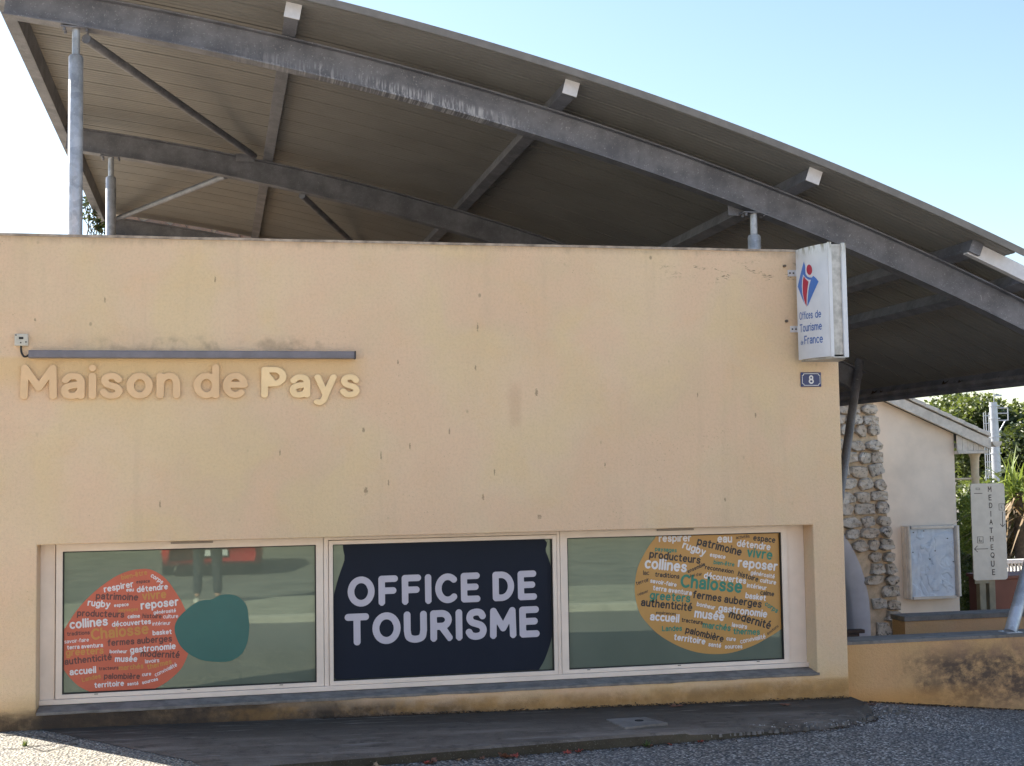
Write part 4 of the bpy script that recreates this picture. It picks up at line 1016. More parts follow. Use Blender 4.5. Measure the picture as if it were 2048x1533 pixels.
fm = lambda p: (1900+p[0]/4.649, 960+p[1]/4.649)
for ch, cx, cy, hh in (('M',365,86,48),('E',369,165,50),('D',372,238,48),('I',376,316,48),('A',378,392,46),('T',380,470,48),('H',384,548,48),('E',388,627,48),('Q',392,700,48),('U',394,780,52),('E',402,858,50)):
    c = atx(*fm((cx, cy)), MY); s = hh/4.649/FPX*MY/1.42
    L_, a, b = glyph(ch, .130, .04, .22 if ch not in 'QA' else .15); v, f = loops_mesh([[((p[0]-(a+b)/2)*s*(.82 if ch == 'M' else .9), (p[1]-.71)*s) for p in lp] for lp in L_])
    MB().add([(c[0]+x, MY-.0078, c[1]+y) for x, y, _ in v], f).build('lettering', INK, ms)
def line(pts, w_, nm='arrow'):
    segs = []; P = [atx(*fm(p), MY) for p in pts]; mb = MB()
    for (xa, za), (xb, zb2) in zip(P, P[1:]):
        d = np.array((xb-xa, zb2-za)); L2 = np.hypot(*d); d /= L2; n_ = np.array((-d[1], d[0]))*w_/2; d = d*w_/2
        mb.prism([(xa-d[0]-n_[0], za-d[1]-n_[1]), (xb+d[0]-n_[0], zb2+d[1]-n_[1]), (xb+d[0]+n_[0], zb2+d[1]+n_[1]), (xa-d[0]+n_[0], za-d[1]+n_[1])], MY-.0078-.0002*len(mb.v)/8, MY-.0065)
    return mb.build(nm, INK, ms)
line([(484, 298), (486, 434)], .006); line([(464, 412), (486, 436), (508, 412)], .006)
line([(348, 641), (226, 645)], .006); line([(250, 616), (224, 644), (252, 670)], .006)
line([(451,224),(505,224),(506,281),(453,282),(451,224)], .004, 'pictogram'); line([(472,240),(472,264),(488,262)], .005, 'pictogram'); 
line([(252,530),(304,530),(305,588),(253,588),(252,530)], .004, 'pictogram'); line([(272,545),(272,566),(288,566)], .004, 'pictogram'); line([(268,560),(266,576),(284,578),(290,566)], .004, 'pictogram')
line([(238,77),(273,77),(273,92),(238,92),(238,77)], .003, 'pictogram'); line([(222,128),(295,126)], .006, 'worn_mark')

# ------------------------------------------------------------------ planter, white railing
PY = 14.0
a = atx(1984, 1156, PY); b = atx(2046, 1235, PY)
pb = empty('planter', ((a[0]+b[0])/2+.15, PY+.3, -2.8), 'rectangular rust brown planter box behind the library sign', 'planter')
RUST = simple('rust_brown_box', (.135, .05, .038), .6, 0, .12, 5)
MB().box(a[0], b[0]+.4, PY, PY+.5, -2.8, a[1]-.02).build('box', RUST, pb, bevel=.01)
MB().box(a[0]-.02, b[0]+.42, PY-.02, PY+.52, a[1]-.02, a[1]+.02).build('rim', RUST, pb, bevel=.008)
wr = empty('white_railing', (9.3, 15, -2.7), 'white slatted railing standing behind the brown planter', 'railing')
WP = simple('white_paint', (.75, .75, .74), .45, 0, .04)
r0_ = atx(1998, 1121, 15); r1_ = atx(2090, 1160, 15)
MB().box(r0_[0], r1_[0]+.5, 14.97, 15.05, r0_[1]-.045, r0_[1]+.005).build('top_rail', WP, wr, bevel=.004)
k = 0; x = r0_[0]+.02
while x < r1_[0]+.45: MB().box(x, x+.022, 15.0, 15.02, -2.75, r0_[1]-.046).build('slat', WP, wr); x += .048

# ------------------------------------------------------------------ mast with ladder
mt = at(1988, 835, 60); mb0 = at(1996, 985, 60); MX = (mt[0]+mb0[0])/2; mz1 = at(1988, 805, 60)[2]
mast = empty('telecom_mast', (MX, 60, -4), 'silver telecom mast with a caged ladder and small platform in front of the dark trees', 'mast')
SIL = simple('bright_steel', (.40, .42, .47), .35, .55, .08)
MB().tube([(MX+.05, 60, -5), (MX, 60, (mz1-5)*.5), (MX-.05, 60, mz1)], [.26, .23, .19], 20).build('pole', SIL, mast)
for zf in (.93, .72, .42, .15): z = mz1*zf; MB().tube([(MX, 60, z), (MX, 60, z+.06)], .27, 20).build('collar', SIL, mast)
for dx in (-.52, -.36, -.64): MB().tube([(MX+dx, 59.9+(.2 if dx == -.36 else 0), -4), (MX+dx-.02, 59.9, mz1*.83)], .022, 6).build('ladder_rail', SIL, mast)
z = -3
while z < mz1*.82: MB().box(MX-.64, MX-.30, 59.89, 59.91, z, z+.04).build('ladder_rung', SIL, mast); z += .38
for dz in (0, .35, .62): MB().tube([(MX+.2, 60, mz1*.70+dz), (MX+.75, 60, mz1*.70+dz)], .028, 6).build('platform_rail', SIL, mast)
MB().tube([(MX+.75, 60, mz1*.70), (MX+.75, 60, mz1*.70+.62)], .028, 6).build('platform_rail', SIL, mast)
MB().tube([(MX+.2, 60, mz1*.70-.6), (MX+.6, 60, mz1*.70)], .03, 6).build('platform_strut', SIL, mast)
MB().tube([(MX+.0, 60, mz1), (MX+.02, 60, mz1+.9)], .018, 6).build('antenna', SIL, mast)
MB().box(MX+.02, MX+.42, 59.95, 60.05, mz1+.30, mz1+.38).build('antenna_head', SIL, mast)

# ------------------------------------------------------------------ vegetation
def leafm(name, a, b, trans=.35):
    t = NT(name); oi = t.n('ShaderNodeAttribute'); oi.attribute_name = 'shade'
    k = t.mix(oi.outputs['Fac'], a, b); t.put(t.b.inputs['Base Color'], k); t.b.inputs['Roughness'].default_value = .55
    tr = t.n('ShaderNodeBsdfTranslucent'); t.put(tr.inputs[0], t.mix(.5, k, (.30, .38, .06))); mx = t.n('ShaderNodeMixShader'); mx.inputs[0].default_value = trans
    out = t.t.nodes['Material Output']; t.t.links.new(t.b.outputs[0], mx.inputs[1]); t.t.links.new(tr.outputs[0], mx.inputs[2]); t.t.links.new(mx.outputs[0], out.inputs[0])
    return t.m
OAK = leafm('broadleaf', (.022, .042, .012), (.095, .115, .030), .25); DRK = leafm('dark_conifer', (.012, .028, .012), (.035, .055, .02), .15)
LIME = leafm('lime_leaves', (.10, .16, .025), (.26, .30, .06)); BRNL = leafm('dry_fronds', (.10, .065, .035), (.24, .16, .085), .2)
BARK = simple('bark', (.09, .07, .05), .9, 0, .3, 20, .5, 40)
def foliage(name, clumps, n, size, m, parent, seed, shape='leaf', aspect=.55):
    rnd = random.Random(seed); V = []; F = []; SH = []
    tot = sum(c[3]**2 for c in clumps)
    for (cx, cy, cz, r, sq) in clumps:
        k = int(n*r*r/tot); base = rnd.uniform(.1, .8)
        for _ in range(k):
            d = Vector((rnd.gauss(0, 1), rnd.gauss(0, 1), rnd.gauss(0, 1))).normalized(); rr = r*(rnd.random()**.28)*rnd.uniform(.85, 1.1)
            nz = mnoise.noise(d*2.3+Vector((cx, cy, cz))); rr *= 1+.25*nz
            p = Vector((cx, cy, cz))+Vector((d.x*rr, d.y*rr, d.z*rr*sq))
            a = Vector((rnd.gauss(0, 1), rnd.gauss(0, 1), rnd.gauss(0, .6)-.2)).normalized(); b = a.cross(Vector((rnd.gauss(0, 1), rnd.gauss(0, 1), rnd.gauss(0, 1)))).normalized()
            s = size*rnd.uniform(.6, 1.3); i = len(V)
            V += [p-a*s, p+b*s*aspect, p+a*s, p-b*s*aspect]; F.append((i, i+1, i+2, i+3)); sh = min(1, max(0, base*.5+rnd.random()*.5+.15*nz)); SH += [sh]*4
    org = Vector((clumps[0][0], clumps[0][1], clumps[0][2])); me = bpy.data.meshes.new(name); me.from_pydata([v_-org for v_ in V], [], F)
    at_ = me.attributes.new('shade', 'FLOAT', 'POINT'); at_.data.foreach_set('value', SH); me.materials.append(m); return place(name, me, parent, org)
def tree(px, py, Y, rpx, label, m, n, leaf, seed, ncl=26, sq=.85, low=-4):
    c = at(px, py, Y); r = rpx*Y/FPX; rnd = random.Random(seed)
    t = empty('tree', (c[0], Y, low), label, 'tree', None)
    trunk = [(c[0], Y, low), (c[0]+.1*r, Y, (low+c[2])/2), (c[0]-.05*r, Y, c[2]+.2*r)]
    MB().tube(trunk, [.09*r, .07*r, .03*r], 10).build('trunk', BARK, t)
    cl = []
    for k in range(ncl):
        d = Vector((rnd.gauss(0, 1), rnd.gauss(0, 1), rnd.gauss(0, 1))).normalized()*r*rnd.uniform(.35, .80); q = (c[0]+d.x, Y+d.y, c[2]+d.z*sq)
        cl.append((*q, r*rnd.uniform(.20, .38), .75))
        if k < 9: MB().tube([(c[0], Y, c[2]-.35*r), ((c[0]+q[0])/2, (Y+q[1])/2, (c[2]+q[2])/2-.1*r), q], [.03*r, .02*r, .008*r], 6).build('branch', BARK, t)
    foliage('crown', cl, n, leaf, m, t, seed); return t
tree(1968, 888, 85, 168, 'broad green tree with sunlit leaves rising behind the house roof', OAK, 36000, .19, 3, ncl=64)
tree(2100, 905, 80, 165, 'dark green tree at the right edge behind the mast', DRK, 30000, .19, 5, ncl=50)
tree(1985, 1010, 72, 85, 'dark shaded tree below the mast, behind the porch column', DRK, 10000, .17, 8, sq=1.0)
tree(2110, 1060, 70, 100, 'dark tree low at the right edge behind the yucca', DRK, 8000, .17, 9)
# far hedge so that no bare horizon shows
hd = [(x, 110+random.uniform(-4, 4), -2.5, random.uniform(3, 5), .8) for x in range(-30, 120, 5)]
tag(foliage('far_woodland', hd, 9000, .6, DRK, None, 77), kind='stuff')
# yucca with pointed blades above dry hanging fronds
def blades(name, base, n, length, wid, m, parent, seed, spread=(.2, 1.35), droop=.5):
    rnd = random.Random(seed); V = []; F = []; SH = []; base = Vector(base)
    for _ in range(n):
        az = rnd.uniform(0, 2*PI); el = rnd.uniform(*spread); L = length*rnd.uniform(.6, 1.1); d = Vector((math.cos(az)*math.sin(el), math.sin(az)*math.sin(el), math.cos(el)))
        side = d.cross(Vector((0, 0, 1))).normalized(); off = Vector((rnd.gauss(0, .13), rnd.gauss(0, .13), rnd.uniform(-.24, .24) if length > .3 else 0))*length; i = len(V); sh = rnd.random()
        for s in range(5):
            t = s/4; p = base+off+d*L*t+Vector((0, 0, -droop*L*t*t*math.sin(el))); w_ = wid*(1-t*.92)*(.6+.8*min(1, t*3)); V += [p-side*w_, p+side*w_]; SH += [sh]*2
        for s in range(4): F.append((i+2*s, i+2*s+1, i+2*s+3, i+2*s+2))
    me = bpy.data.meshes.new(name); me.from_pydata([v_-base for v_ in V], [], F); a_ = me.attributes.new('shade', 'FLOAT', 'POINT'); a_.data.foreach_set('value', SH); me.materials.append(m)
    return place(name, me, parent, base)
YY = 17.0
yu = empty('yucca', (at(2050, 1100, YY)[0], YY, -2.75), 'large yucca with bright pointed leaves over dry brown fronds behind the library sign', 'plant')
for i, (px, py) in enumerate(((2035, 985), (2075, 1010), (2050, 1050), (2100, 960), (2010, 1035))):
    c = at(px, py, YY+.2*i); blades('leaf_rosette', c, 90, .62, .020, LIME, yu, 20+i)
    blades('dry_fronds', (c[0], c[1], c[2]-.15), 70, .85, .018, BRNL, yu, 60+i, (1.7, 2.7), .2)
    MB().tube([(c[0], c[1], -2.75), tuple(c)], .07, 8).build('trunk', BARK, yu)
# climbing shrub between house and sign
sh = empty('shrub', (at(1940, 1150, 20.8)[0], 20.8, -2.75), 'lime green leafy shrub between the house corner and the library sign', 'shrub')
cl = [(*at(px, py, 20.6+random.uniform(-.2, .4)), .17, 1.0) for px, py in ((1934,1010),(1942,1035),(1932,1060),(1938,1090),(1950,1075))]
foliage('light_foliage', cl, 1500, .045, LIME, sh, 31, aspect=.35)
cl = [(*at(px, py, 21.2+random.uniform(-.1, .5)), .26, 1.0) for px, py in ((1940,1125),(1946,1160),(1942,1195),(1955,1200),(1975,1170),(1990,1120),(2000,1190),(1955,1130))]
foliage('dark_foliage', cl, 4500, .045, OAK, sh, 32, aspect=.35)
for k in range(5): x = at(1938+k*9, 1150, 21)[0]; MB().tube([(x, 21, -2.75), (x+.1, 21, -1.6), (x+.05, 21, -.8)], [.015, .012, .006], 6).build('stem', BARK, sh)
hg = empty('hedge', (at(2080, 1100, 23)[0], 23, -2.8), 'dense dark hedge behind the yucca and the white railing', 'hedge')
cl = [(at(px, py, 23)[0], 23+random.uniform(-.4, .6), at(px, py, 23)[2], .55, 1.0) for px in range(1915, 2180, 35) for py in (1010, 1060, 1110, 1160, 1215)]
foliage('foliage', cl, 15000, .07, OAK, hg, 33, aspect=.4)
# thin creeper at the far left corner of the canopy
VY = 17.6
vn = empty('creeper', (at(190, 470, VY)[0], VY, 1.5), 'thin dry creeper hanging in the gap at the left end of the canopy', 'plant')
rnd = random.Random(5)
for k in range(11):
    px = 172+k*3.0; y0_ = 395+k*7; pts = []
    for s in range(7): pts.append(tuple(at(px+rnd.uniform(-4, 4), y0_+(478-y0_)*s/6, VY+rnd.uniform(-.1, .1))))
    MB().tube(sp(pts, 3), .006, 5).build('stem', BARK, vn)
cl = [(*at(px, py, VY), .10, 1) for px, py in ((172, 405), (180, 428), (188, 440), (198, 452), (205, 462))]
foliage('leaves', cl, 160, .035, DRK, vn, 41)

# ------------------------------------------------------------------ fallen leaves and grit
LF = [simple('red_leaf', (.30, .055, .035), .6, 0, .3, 60), simple('brown_leaf', (.17, .075, .045), .7, 0, .3, 60), simple('tan_leaf', (.36, .25, .16), .7, 0, .3, 60)]
def leaf_mesh(m, seed):
    rnd = random.Random(seed); n = 14; P = []
    for i in range(n):
        t = 2*PI*i/n; r = (1.0 if i % 2 == 0 else .62)*rnd.uniform(.8, 1.1); P.append((math.cos(t)*r, math.sin(t)*r*.8))
    V = [(0, 0, .12)]+[(x*.5, y*.5, .10+rnd.uniform(-.05, .15)) for x, y in P]+[(x, y, rnd.uniform(0, .55)) for x, y in P]
    F = [(0, 1+i, 1+(i+1) % n) for i in range(n)]+[(1+i, 1+n+i, 1+n+(i+1) % n, 1+(i+1) % n) for i in range(n)]
    me = bpy.data.meshes.new('fallen_leaf'); me.from_pydata(V, [], F); me.materials.append(m); return me
def ground_hit(px, py, fn_):
    q = at(px, py, 1); Y = 7.5
    for _ in range(12): Y = fn_(q[0]*Y, Y)/q[2]
    return (q[0]*Y, Y, fn_(q[0]*Y, Y))
spec = [(748, 1526, 0, 0.030, 'pale tan dead leaf at the left end of the kerb'), (845, 1516, 0, .026, 'bright red curled leaf at the kerb foot'), (862, 1522, 1, .040, 'brown leaf under the leftmost red curled leaf'),
 (912, 1515, 2, .018, 'small cream leaf scrap beside the kerb'), (958, 1512, 1, .022, 'small brown leaf left of the big leaf pair'), (1000, 1508, 1, .045, 'large flat brown leaf against the kerb'), (1014, 1500, 0, .034, 'red leaf lying on top of the large brown leaf'),
 (1120, 1497, 0, .032, 'left one of two red leaves side by side at the kerb'), (1146, 1496, 0, .032, 'right one of two red leaves side by side at the kerb'), (1327, 1484, 0, .022, 'small coral red leaf near the mossy kerb end'), (1381, 1475, 0, .022, 'single red leaf at the start of the crumbled kerb'),
 (1290, 1487, 1, .020, 'tiny brown leaf left of the coral red one')]
for i, (px, py, c, s, lb) in enumerate(spec):
    p_ = ground_hit(px, py, zg); o = place('fallen_leaf', leaf_mesh(LF[2] if 'tan' in lb or 'cream' in lb else LF[c], i), None, (p_[0], min(p_[1], lerp_tab(edge, p_[0])-.030-s*.8), zg(p_[0], 7.4)+.004)); o.scale = (s*1.15, s*1.15, s*1.0); o.rotation_euler = (random.uniform(.2, .5), random.uniform(-.2, .2), random.uniform(0, 6))
    tag(o, lb, 'leaf', 'fallen leaves along the kerb')
for i, (px, py, s, lb) in enumerate(((1352, 1414, .040, 'dark reddish leaf on the pavement against the wall foot'), (1572, 1412, .035, 'brown leaf at the wall foot near the right corner'), (1745, 1411, .030, 'red leaf under the low wall beside the office corner'))):
    p_ = ground_hit(px, py, zap if px < 1700 else zg); o = place('fallen_leaf', leaf_mesh(LF[1], 50+i), None, (p_[0], min(p_[1], 8.55), p_[2]+.003)); o.scale = (s*1.4, s, s*.6); o.rotation_euler = (.1, 0, random.uniform(-.3, .3))
    tag(o, lb, 'leaf', 'fallen leaves at the wall foot')
# litter, moss and twigs gathered in the joint, as one mass
mb = MB(); rnd = random.Random(11)
def scrap(x, y, z, s):
    a = rnd.uniform(0, 6.3); c, d = math.cos(a)*s, math.sin(a)*s; k = rnd.uniform(.15, .5)
    mb.add([(x-c, y-d, z+rnd.uniform(0, .006)), (x+d*k, y-c*k, z+rnd.uniform(0, .008)), (x+c, y+d, z+rnd.uniform(0, .01)), (x-d*k, y+c*k, z)], [(0, 1, 2, 3)])
for _ in range(900):
    x = rnd.uniform(.6, 4.2); scrap(x, 8.585-abs(rnd.gauss(0, .02)), zap(x, 8.55)+.001+abs(rnd.gauss(0, .006)), rnd.uniform(.004, .016))
for _ in range(700):
    x = rnd.uniform(.5, 4.3); y = lerp_tab(edge, x)-.03-abs(rnd.gauss(0, .03)); scrap(x, y, zg(x, y)+.004, rnd.uniform(.003, .012))
for _ in range(500):
    x = rnd.uniform(4.25, 5.9); scrap(x, 8.63-abs(rnd.gauss(0, .025)), zg(x, 8.6)+.004, rnd.uniform(.004, .018))
tag(mb.build('leaf_litter', DEAD), kind='stuff')
# grit: loose stone chips over the asphalt in view
mb = MB()
GR = simple('stone_chips', (.36, .34, .32), .7, 0, .5, 90)
def chips(n, fx, fy, fz_, s0, s1, exc=None):
    for _ in range(n):
        x, y = rnd.uniform(*fx), rnd.uniform(*fy)
        if exc and exc(x, y): continue
        z = fz_(x, y); s = rnd.uniform(s0, s1); a = rnd.uniform(0, 6.3); c, d = math.cos(a)*s, math.sin(a)*s
        mb.add([(x-c, y-d, z), (x+d*.6, y-c*.6, z), (x+c, y+d, z), (x-d*.6, y+c*.6, z), (x, y, z+s*.6)], [(0, 1, 4), (1, 2, 4), (2, 3, 4), (3, 0, 4)])
chips(9000, (.2, 6.2), (5.9, 8.6), zg, .0025, .0062, lambda x, y: y > lerp_tab(edge, x)-.02 and x < 4.25)
chips(2200, (-1.6, .6), (6.9, 8.9), zg, .003, .0075)
chips(260, (3.2, 4.35), (7.8, 8.3), lambda x, y: zap(x, y)-.045*(x-2.8)*.6, .004, .012)
chips(500, (3.9, 4.9), (7.6, 8.5), zg, .004, .012)
tag(mb.build('loose_gravel', GR), kind='stuff')
mb = MB()
for _ in range(330):          # broken lumps where the pavement crumbles into the road
    x = rnd.uniform(2.9, 4.5); y = lerp_tab(edge, min(x, 4.2))+abs(rnd.gauss(0, .12))*(1 if x < 4.2 else .8)-.02; s = rnd.uniform(.007, .024)*(.5+.5*min(1, (x-2.8)))
    z = (zap(x, y)-.035 if x < 4.15 else zg(x, y)); P = [(x+s*math.cos(a)*rnd.uniform(.7, 1.2), y+s*math.sin(a)*rnd.uniform(.7, 1.2)) for a in (0, 1.25, 2.5, 3.8, 5.0)]
    mb.add([(a, b, z-.01) for a, b in P]+[(x+(a-x)*.6, y+(b-y)*.6, z+s*rnd.uniform(.4, .8)) for a, b in P], [(0+i, (i+1) % 5, 5+(i+1) % 5, 5+i) for i in range(5)]+[(5, 6, 7, 8, 9)])
tag(mb.build('rubble', conc_mat('broken_concrete', (.10, .088, .075), (.22, .20, .18), (.05, .045, .035))), kind='stuff')
# cracks in the sunlit strip at the left
CRK = simple('crack_soil', (.03, .025, .02), .95)
for pts in (((0, 1499), (40, 1498), (75, 1493), (100, 1491), (135, 1484), (165, 1477), (205, 1480)), ((60, 1496), (92, 1503), (135, 1492), (158, 1489)), ((0, 1471), (60, 1473), (130, 1483))):
    H = [ground_hit(px, py, zg) for px, py in pts]; H = sp(H, 5); n = len(H); vs = []
    for i, h in enumerate(H): w_ = (.003+.009*rnd.random())*(1 if 0 < i < n-1 else .2); j = rnd.uniform(-.008, .008); vs += [(h[0], h[1]+j-w_, zg(h[0], h[1])+.004), (h[0], h[1]+j+w_, zg(h[0], h[1])+.004)]
    MB().add(vs, [(2*i, 2*i+2, 2*i+3, 2*i+1) for i in range(n-1)]).build('crack', CRK, road)
WD = leafm('weed_green', (.03, .055, .012), (.09, .13, .03), .3)
for (px, py, lb) in ((50, 1492, 'tiny weed growing in the crack at the sunlit left corner'), (1262, 1474, 'small mossy weed at the kerb below the drain cover')):
    h = ground_hit(px, py, zg); y_ = h[1] if px < 500 else lerp_tab(edge, h[0])-.04
    o = blades('weed', (h[0], y_, zg(h[0], y_)), 26, .05, .004, WD, None, px, (.3, 1.4), .3); tag(o, lb, 'weed')

# ------------------------------------------------------------------ street behind the camera, seen in the windows
kb = MB().box(-30, 30, 1.55, 1.80, -1.80, -1.62).build('kerb', simple('pale_kerb', (.50, .48, .43), .8), None, bevel=.01); tag(kb, kind='structure')
fp = MB().box(-30, 30, -1.2, 1.548, -1.80, -1.66).build('far_pavement', simple('far_pavement_concrete', (.34, .33, .28), .85, var=.2, sc_=3), None); tag(fp, kind='structure')
gs = MB().add([(-60, -60, -1.70), (60, -60, -1.70), (60, -1.2, -1.70), (-60, -1.2, -1.70)], [(0, 1, 2, 3)]).build('car_park', simple('dark_asphalt', (.17, .17, .155), .85, var=.3, sc_=2)); tag(gs, kind='structure')
# unseen houses added across the street, their sunlit fronts bouncing light onto the facade
def bounce_house(x0, x1, h, wallc, label, shut):
    r = empty('house', ((x0+x1)/2, -19, -1.75), label, 'house', 'houses added across the street for bounced light')
    m = simple('render_'+label.split()[0], wallc, .9, 0, .06, 2); sm_ = simple('shutter_'+label.split()[0], shut, .6)
    MB().box(x0, x1, -22, -16, -1.8, h).build('wall', m, r)
    xm = -19
    MB().add([(x0-.3, -22.4, h), (x1+.3, -22.4, h), (x1+.3, -15.6, h), (x0-.3, -15.6, h), (x0-.3, xm, h+1.6), (x1+.3, xm, h+1.6)], [(0, 4, 5, 1), (3, 2, 5, 4), (0, 3, 4), (1, 5, 2), (0, 1, 2, 3)]).build('roof', simple('clay_tiles_'+label.split()[0], (.28, .12, .07), .85, 0, .2, 6), r)
    n = max(2, int((x1-x0)/2.6))
    for k in range(n):
        xc = x0+(x1-x0)*(k+.5)/n
        for zc_ in (-.2, 2.7):
            if zc_+1.2 > h: continue
            f_ = MB().box(xc-.5, xc+.5, -16.0, -15.96, zc_, zc_+1.3).build('window', CGL, r)
            for sx in (-1, 1): MB().box(xc+sx*.78-.26, xc+sx*.78+.26, -16.0, -15.94, zc_, zc_+1.3).build('shutter', sm_, f_)
CGL = simple('dark_pane', (.02, .025, .03), .08)
bounce_house(-17, -6, 4.4, (.66, .60, .50), 'cream two storey house added across the street for bounced light, with brown shutters', (.14, .07, .04))
bounce_house(-5.6, 3, 5.0, (.70, .66, .58), 'white two storey house added across the street for bounced light, with green shutters', (.05, .12, .08))
bounce_house(3.4, 15, 4.2, (.66, .52, .38), 'peach two storey house added across the street for bounced light, with blue shutters', (.08, .13, .22))
# red car parked behind the photographer
car = empty('parked_car', (-.05, -7.6, -1.70), 'red hatchback parked across the street behind the photographer, mirrored in the left window', 'car')
RED = simple('red_car_paint', (.55, .02, .02), .25, 0, .03); TYR = simple('tyre_rubber', (.02, .02, .02), .8)
def sect(y, hw_, z0, z1): return [(-.05+sx*hw_*k, y, z) for sx, k, z in ((-1, .96, z0), (-1, 1, z0+.3*(z1-z0)), (-1, .93, z1-.04), (-1, .85, z1), (1, .85, z1), (1, .93, z1-.04), (1, 1, z0+.3*(z1-z0)), (1, .96, z0))]
S = [sect(-5.8, .72, -1.45, -1.05), sect(-5.9, .82, -1.50, -.92), sect(-6.3, .86, -1.50, -.82), sect(-7.6, .87, -1.50, -.80), sect(-9.2, .86, -1.50, -.80), sect(-9.6, .80, -1.46, -.95)]
V = [p_ for s in S for p_ in s]; F = [(i*8+k, i*8+(k+1) % 8, (i+1)*8+(k+1) % 8, (i+1)*8+k) for i in range(5) for k in range(8)]+[tuple(range(8)), tuple(range(40, 48))[::-1]]
MB().add(V, F, True).build('body', RED, car)
V = []; 
for y, z, h in ((-6.5, -.81, .80), (-7.1, -.33, .62), (-8.7, -.30, .62), (-9.4, -.80, .78)): V += [(-.05-h, y, z), (-.05+h, y, z)]
V2 = V+[(v_[0], v_[1], -.82) for v_ in V]
MB().add(V2, [(0, 1, 3, 2), (2, 3, 5, 4), (4, 5, 7, 6), (0, 2, 10, 8), (2, 4, 12, 10), (4, 6, 14, 12), (1, 9, 11, 3), (3, 11, 13, 5), (5, 13, 15, 7)]).build('cabin', CGL, car)
for x in (-.80, .70):
    for y in (-6.55, -8.85): wl = MB().tube([(x-.09, y, -1.40), (x+.09, y, -1.40)], .30, 20).build('wheel', TYR, car)
for x in (-.65, .55): MB().box(x-.14, x+.14, -5.83, -5.74, -1.12, -1.0).build('headlight', CGL, car, bevel=.02)
MB().box(-.3, .2, -5.80, -5.765, -1.35, -1.25).build('number_plate', ENW, car)

# photographer, seen only as a reflection
ph = empty('person', (-.10, -.42, -1.66), 'photographer in dark jeans and jacket with pale shoes, mirrored in the left window', 'person')
def skin(name, verts, edges, rad, m, parent, root=0, sub=2):
    me = bpy.data.meshes.new(name); me.from_pydata(verts, edges, []); o = bpy.data.objects.new(name, me); col.objects.link(o)
    md = o.modifiers.new('s', 'SKIN'); 
    for i, r_ in enumerate(rad): me.skin_vertices[0].data[i].radius = (r_, r_) if not isinstance(r_, tuple) else r_
    me.skin_vertices[0].data[root].use_root = True
    o.modifiers.new('b', 'SUBSURF').levels = sub; bpy.context.view_layer.update()
    m2 = bpy.data.meshes.new_from_object(o.evaluated_get(bpy.context.evaluated_depsgraph_get())); bpy.data.objects.remove(o)
    m2.materials.clear(); m2.materials.append(m)
    for pl in m2.polygons: pl.use_smooth = True; pl.material_index = 0
    m2.name = name; o = place(name, m2, parent, (0, 0, 0)); return o
SKINM = simple('skin', (.50, .30, .22), .5, 0, .05); JEANS = simple('dark_jeans', (.03, .035, .045), .85, 0, .2, 40); JACK = simple('grey_jacket', (.06, .06, .065), .85); SHOE = simple('pale_shoes', (.62, .60, .55), .6); HAIR = simple('brown_hair', (.05, .03, .02), .7)
bx = -.10; by = -.42; F0 = -1.66
P = [(bx,by,F0+.95),(bx,by,F0+1.10),(bx,by+.01,F0+1.30),(bx,by,F0+1.46),(bx,by+.02,F0+1.55),(bx,by+.03,F0+1.66),
     (bx-.10,by,F0+.90),(bx-.12,by+.01,F0+.50),(bx-.13,by-.01,F0+.09),(bx+.10,by,F0+.90),(bx+.12,by+.01,F0+.50),(bx+.13,by-.01,F0+.09),
     (bx-.19,by,F0+1.42),(bx-.27,by+.06,F0+1.18),(bx-.04,by+.30,F0+1.46),(bx+.19,by,F0+1.42),(bx+.27,by+.06,F0+1.18),(bx+.16,by+.30,F0+1.46)]
Ee = [(0,1),(1,2),(2,3),(3,4),(4,5),(0,6),(6,7),(7,8),(0,9),(9,10),(10,11),(3,12),(12,13),(13,14),(3,15),(15,16),(16,17)]
rd = [(.15,.11),(.13,.10),(.16,.11),(.13,.09),(.055,.055),(.05,.05),(.085,.085),(.055,.055),(.04,.04),(.085,.085),(.055,.055),(.04,.04),(.06,.06),(.045,.045),(.028,.028),(.06,.06),(.045,.045),(.028,.028)]
skin('body', P, Ee, rd, SKINM, ph)
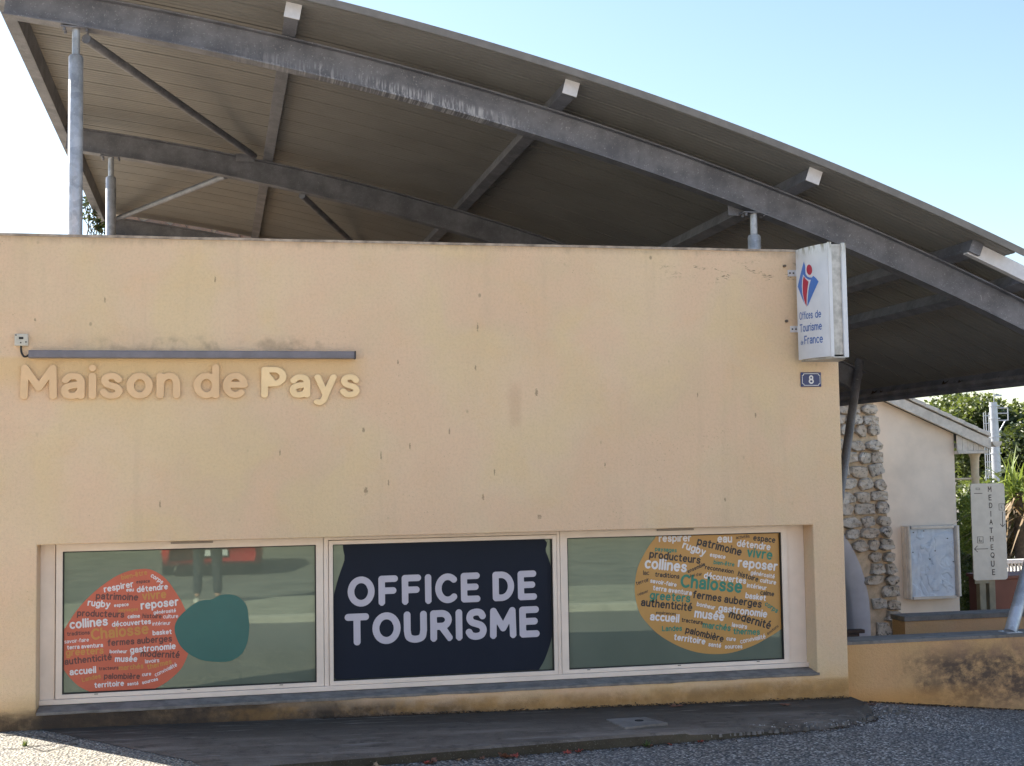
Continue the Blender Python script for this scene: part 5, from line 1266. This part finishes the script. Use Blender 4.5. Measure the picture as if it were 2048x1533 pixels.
skin('trousers', [P[0],(bx,by,F0+1.02),P[6],P[7],(bx-.13,by-.01,F0+.12),P[9],P[10],(bx+.13,by-.01,F0+.12)], [(0,1),(0,2),(2,3),(3,4),(0,5),(5,6),(6,7)], [(.165,.125),(.15,.12),.10,.072,.062,.10,.072,.062], JEANS, ph)
skin('jacket', [(bx,by,F0+1.0),P[1],P[2],P[3],P[12],P[13],(bx-.07,by+.25,F0+1.41),P[15],P[16],(bx+.18,by+.25,F0+1.41)], [(0,1),(1,2),(2,3),(3,4),(4,5),(5,6),(3,7),(7,8),(8,9)], [(.17,.13),(.15,.12),(.18,.13),(.15,.11),.075,.058,.04,.075,.058,.04], JACK, ph)
def ell(c, r, m, name, n=14):
    V = []; F = []
    for i in range(n+1):
        for j in range(n*2): a = PI*i/n; b = PI*j/n; V.append((c[0]+r[0]*math.sin(a)*math.cos(b), c[1]+r[1]*math.sin(a)*math.sin(b), c[2]+r[2]*math.cos(a)))
    for i in range(n):
        for j in range(n*2): F.append((i*2*n+j, (i+1)*2*n+j, (i+1)*2*n+(j+1) % (2*n), i*2*n+(j+1) % (2*n)))
    return MB().add(V, F, True).build(name, m, ph)
ell((bx, by+.03, F0+1.68), (.075, .095, .115), SKINM, 'head'); ell((bx, by+.125, F0+1.665), (.014, .02, .025), SKINM, 'nose'); ell((bx, by+.005, F0+1.71), (.085, .10, .105), HAIR, 'hair')
for s in (-1, 1):
    ell((bx+s*.028, by+.115, F0+1.69), (.012, .008, .008), HAIR, 'eye'); ell((bx+s*.078, by+.03, F0+1.68), (.012, .02, .03), SKINM, 'ear')
    ell((bx+s*.135, by+.05, F0+.045), (.048, .14, .045), SHOE, 'shoe')
    hx = bx-.04 if s < 0 else bx+.16
    ell((hx+s*-.0, by+.34, F0+1.49), (.022, .035, .045), SKINM, 'hand')
    for k in range(4): MB().tube([(hx-.018+k*.012, by+.36, F0+1.51), (hx-.018+k*.012, by+.385, F0+1.545), (hx-.018+k*.012, by+.37, F0+1.57-.004*abs(k-1))], .0085, 8).build('finger', SKINM, ph)
    MB().tube([(hx-s*.015, by+.35, F0+1.47), (hx-s*.045, by+.37, F0+1.50)], .010, 8).build('thumb', SKINM, ph)
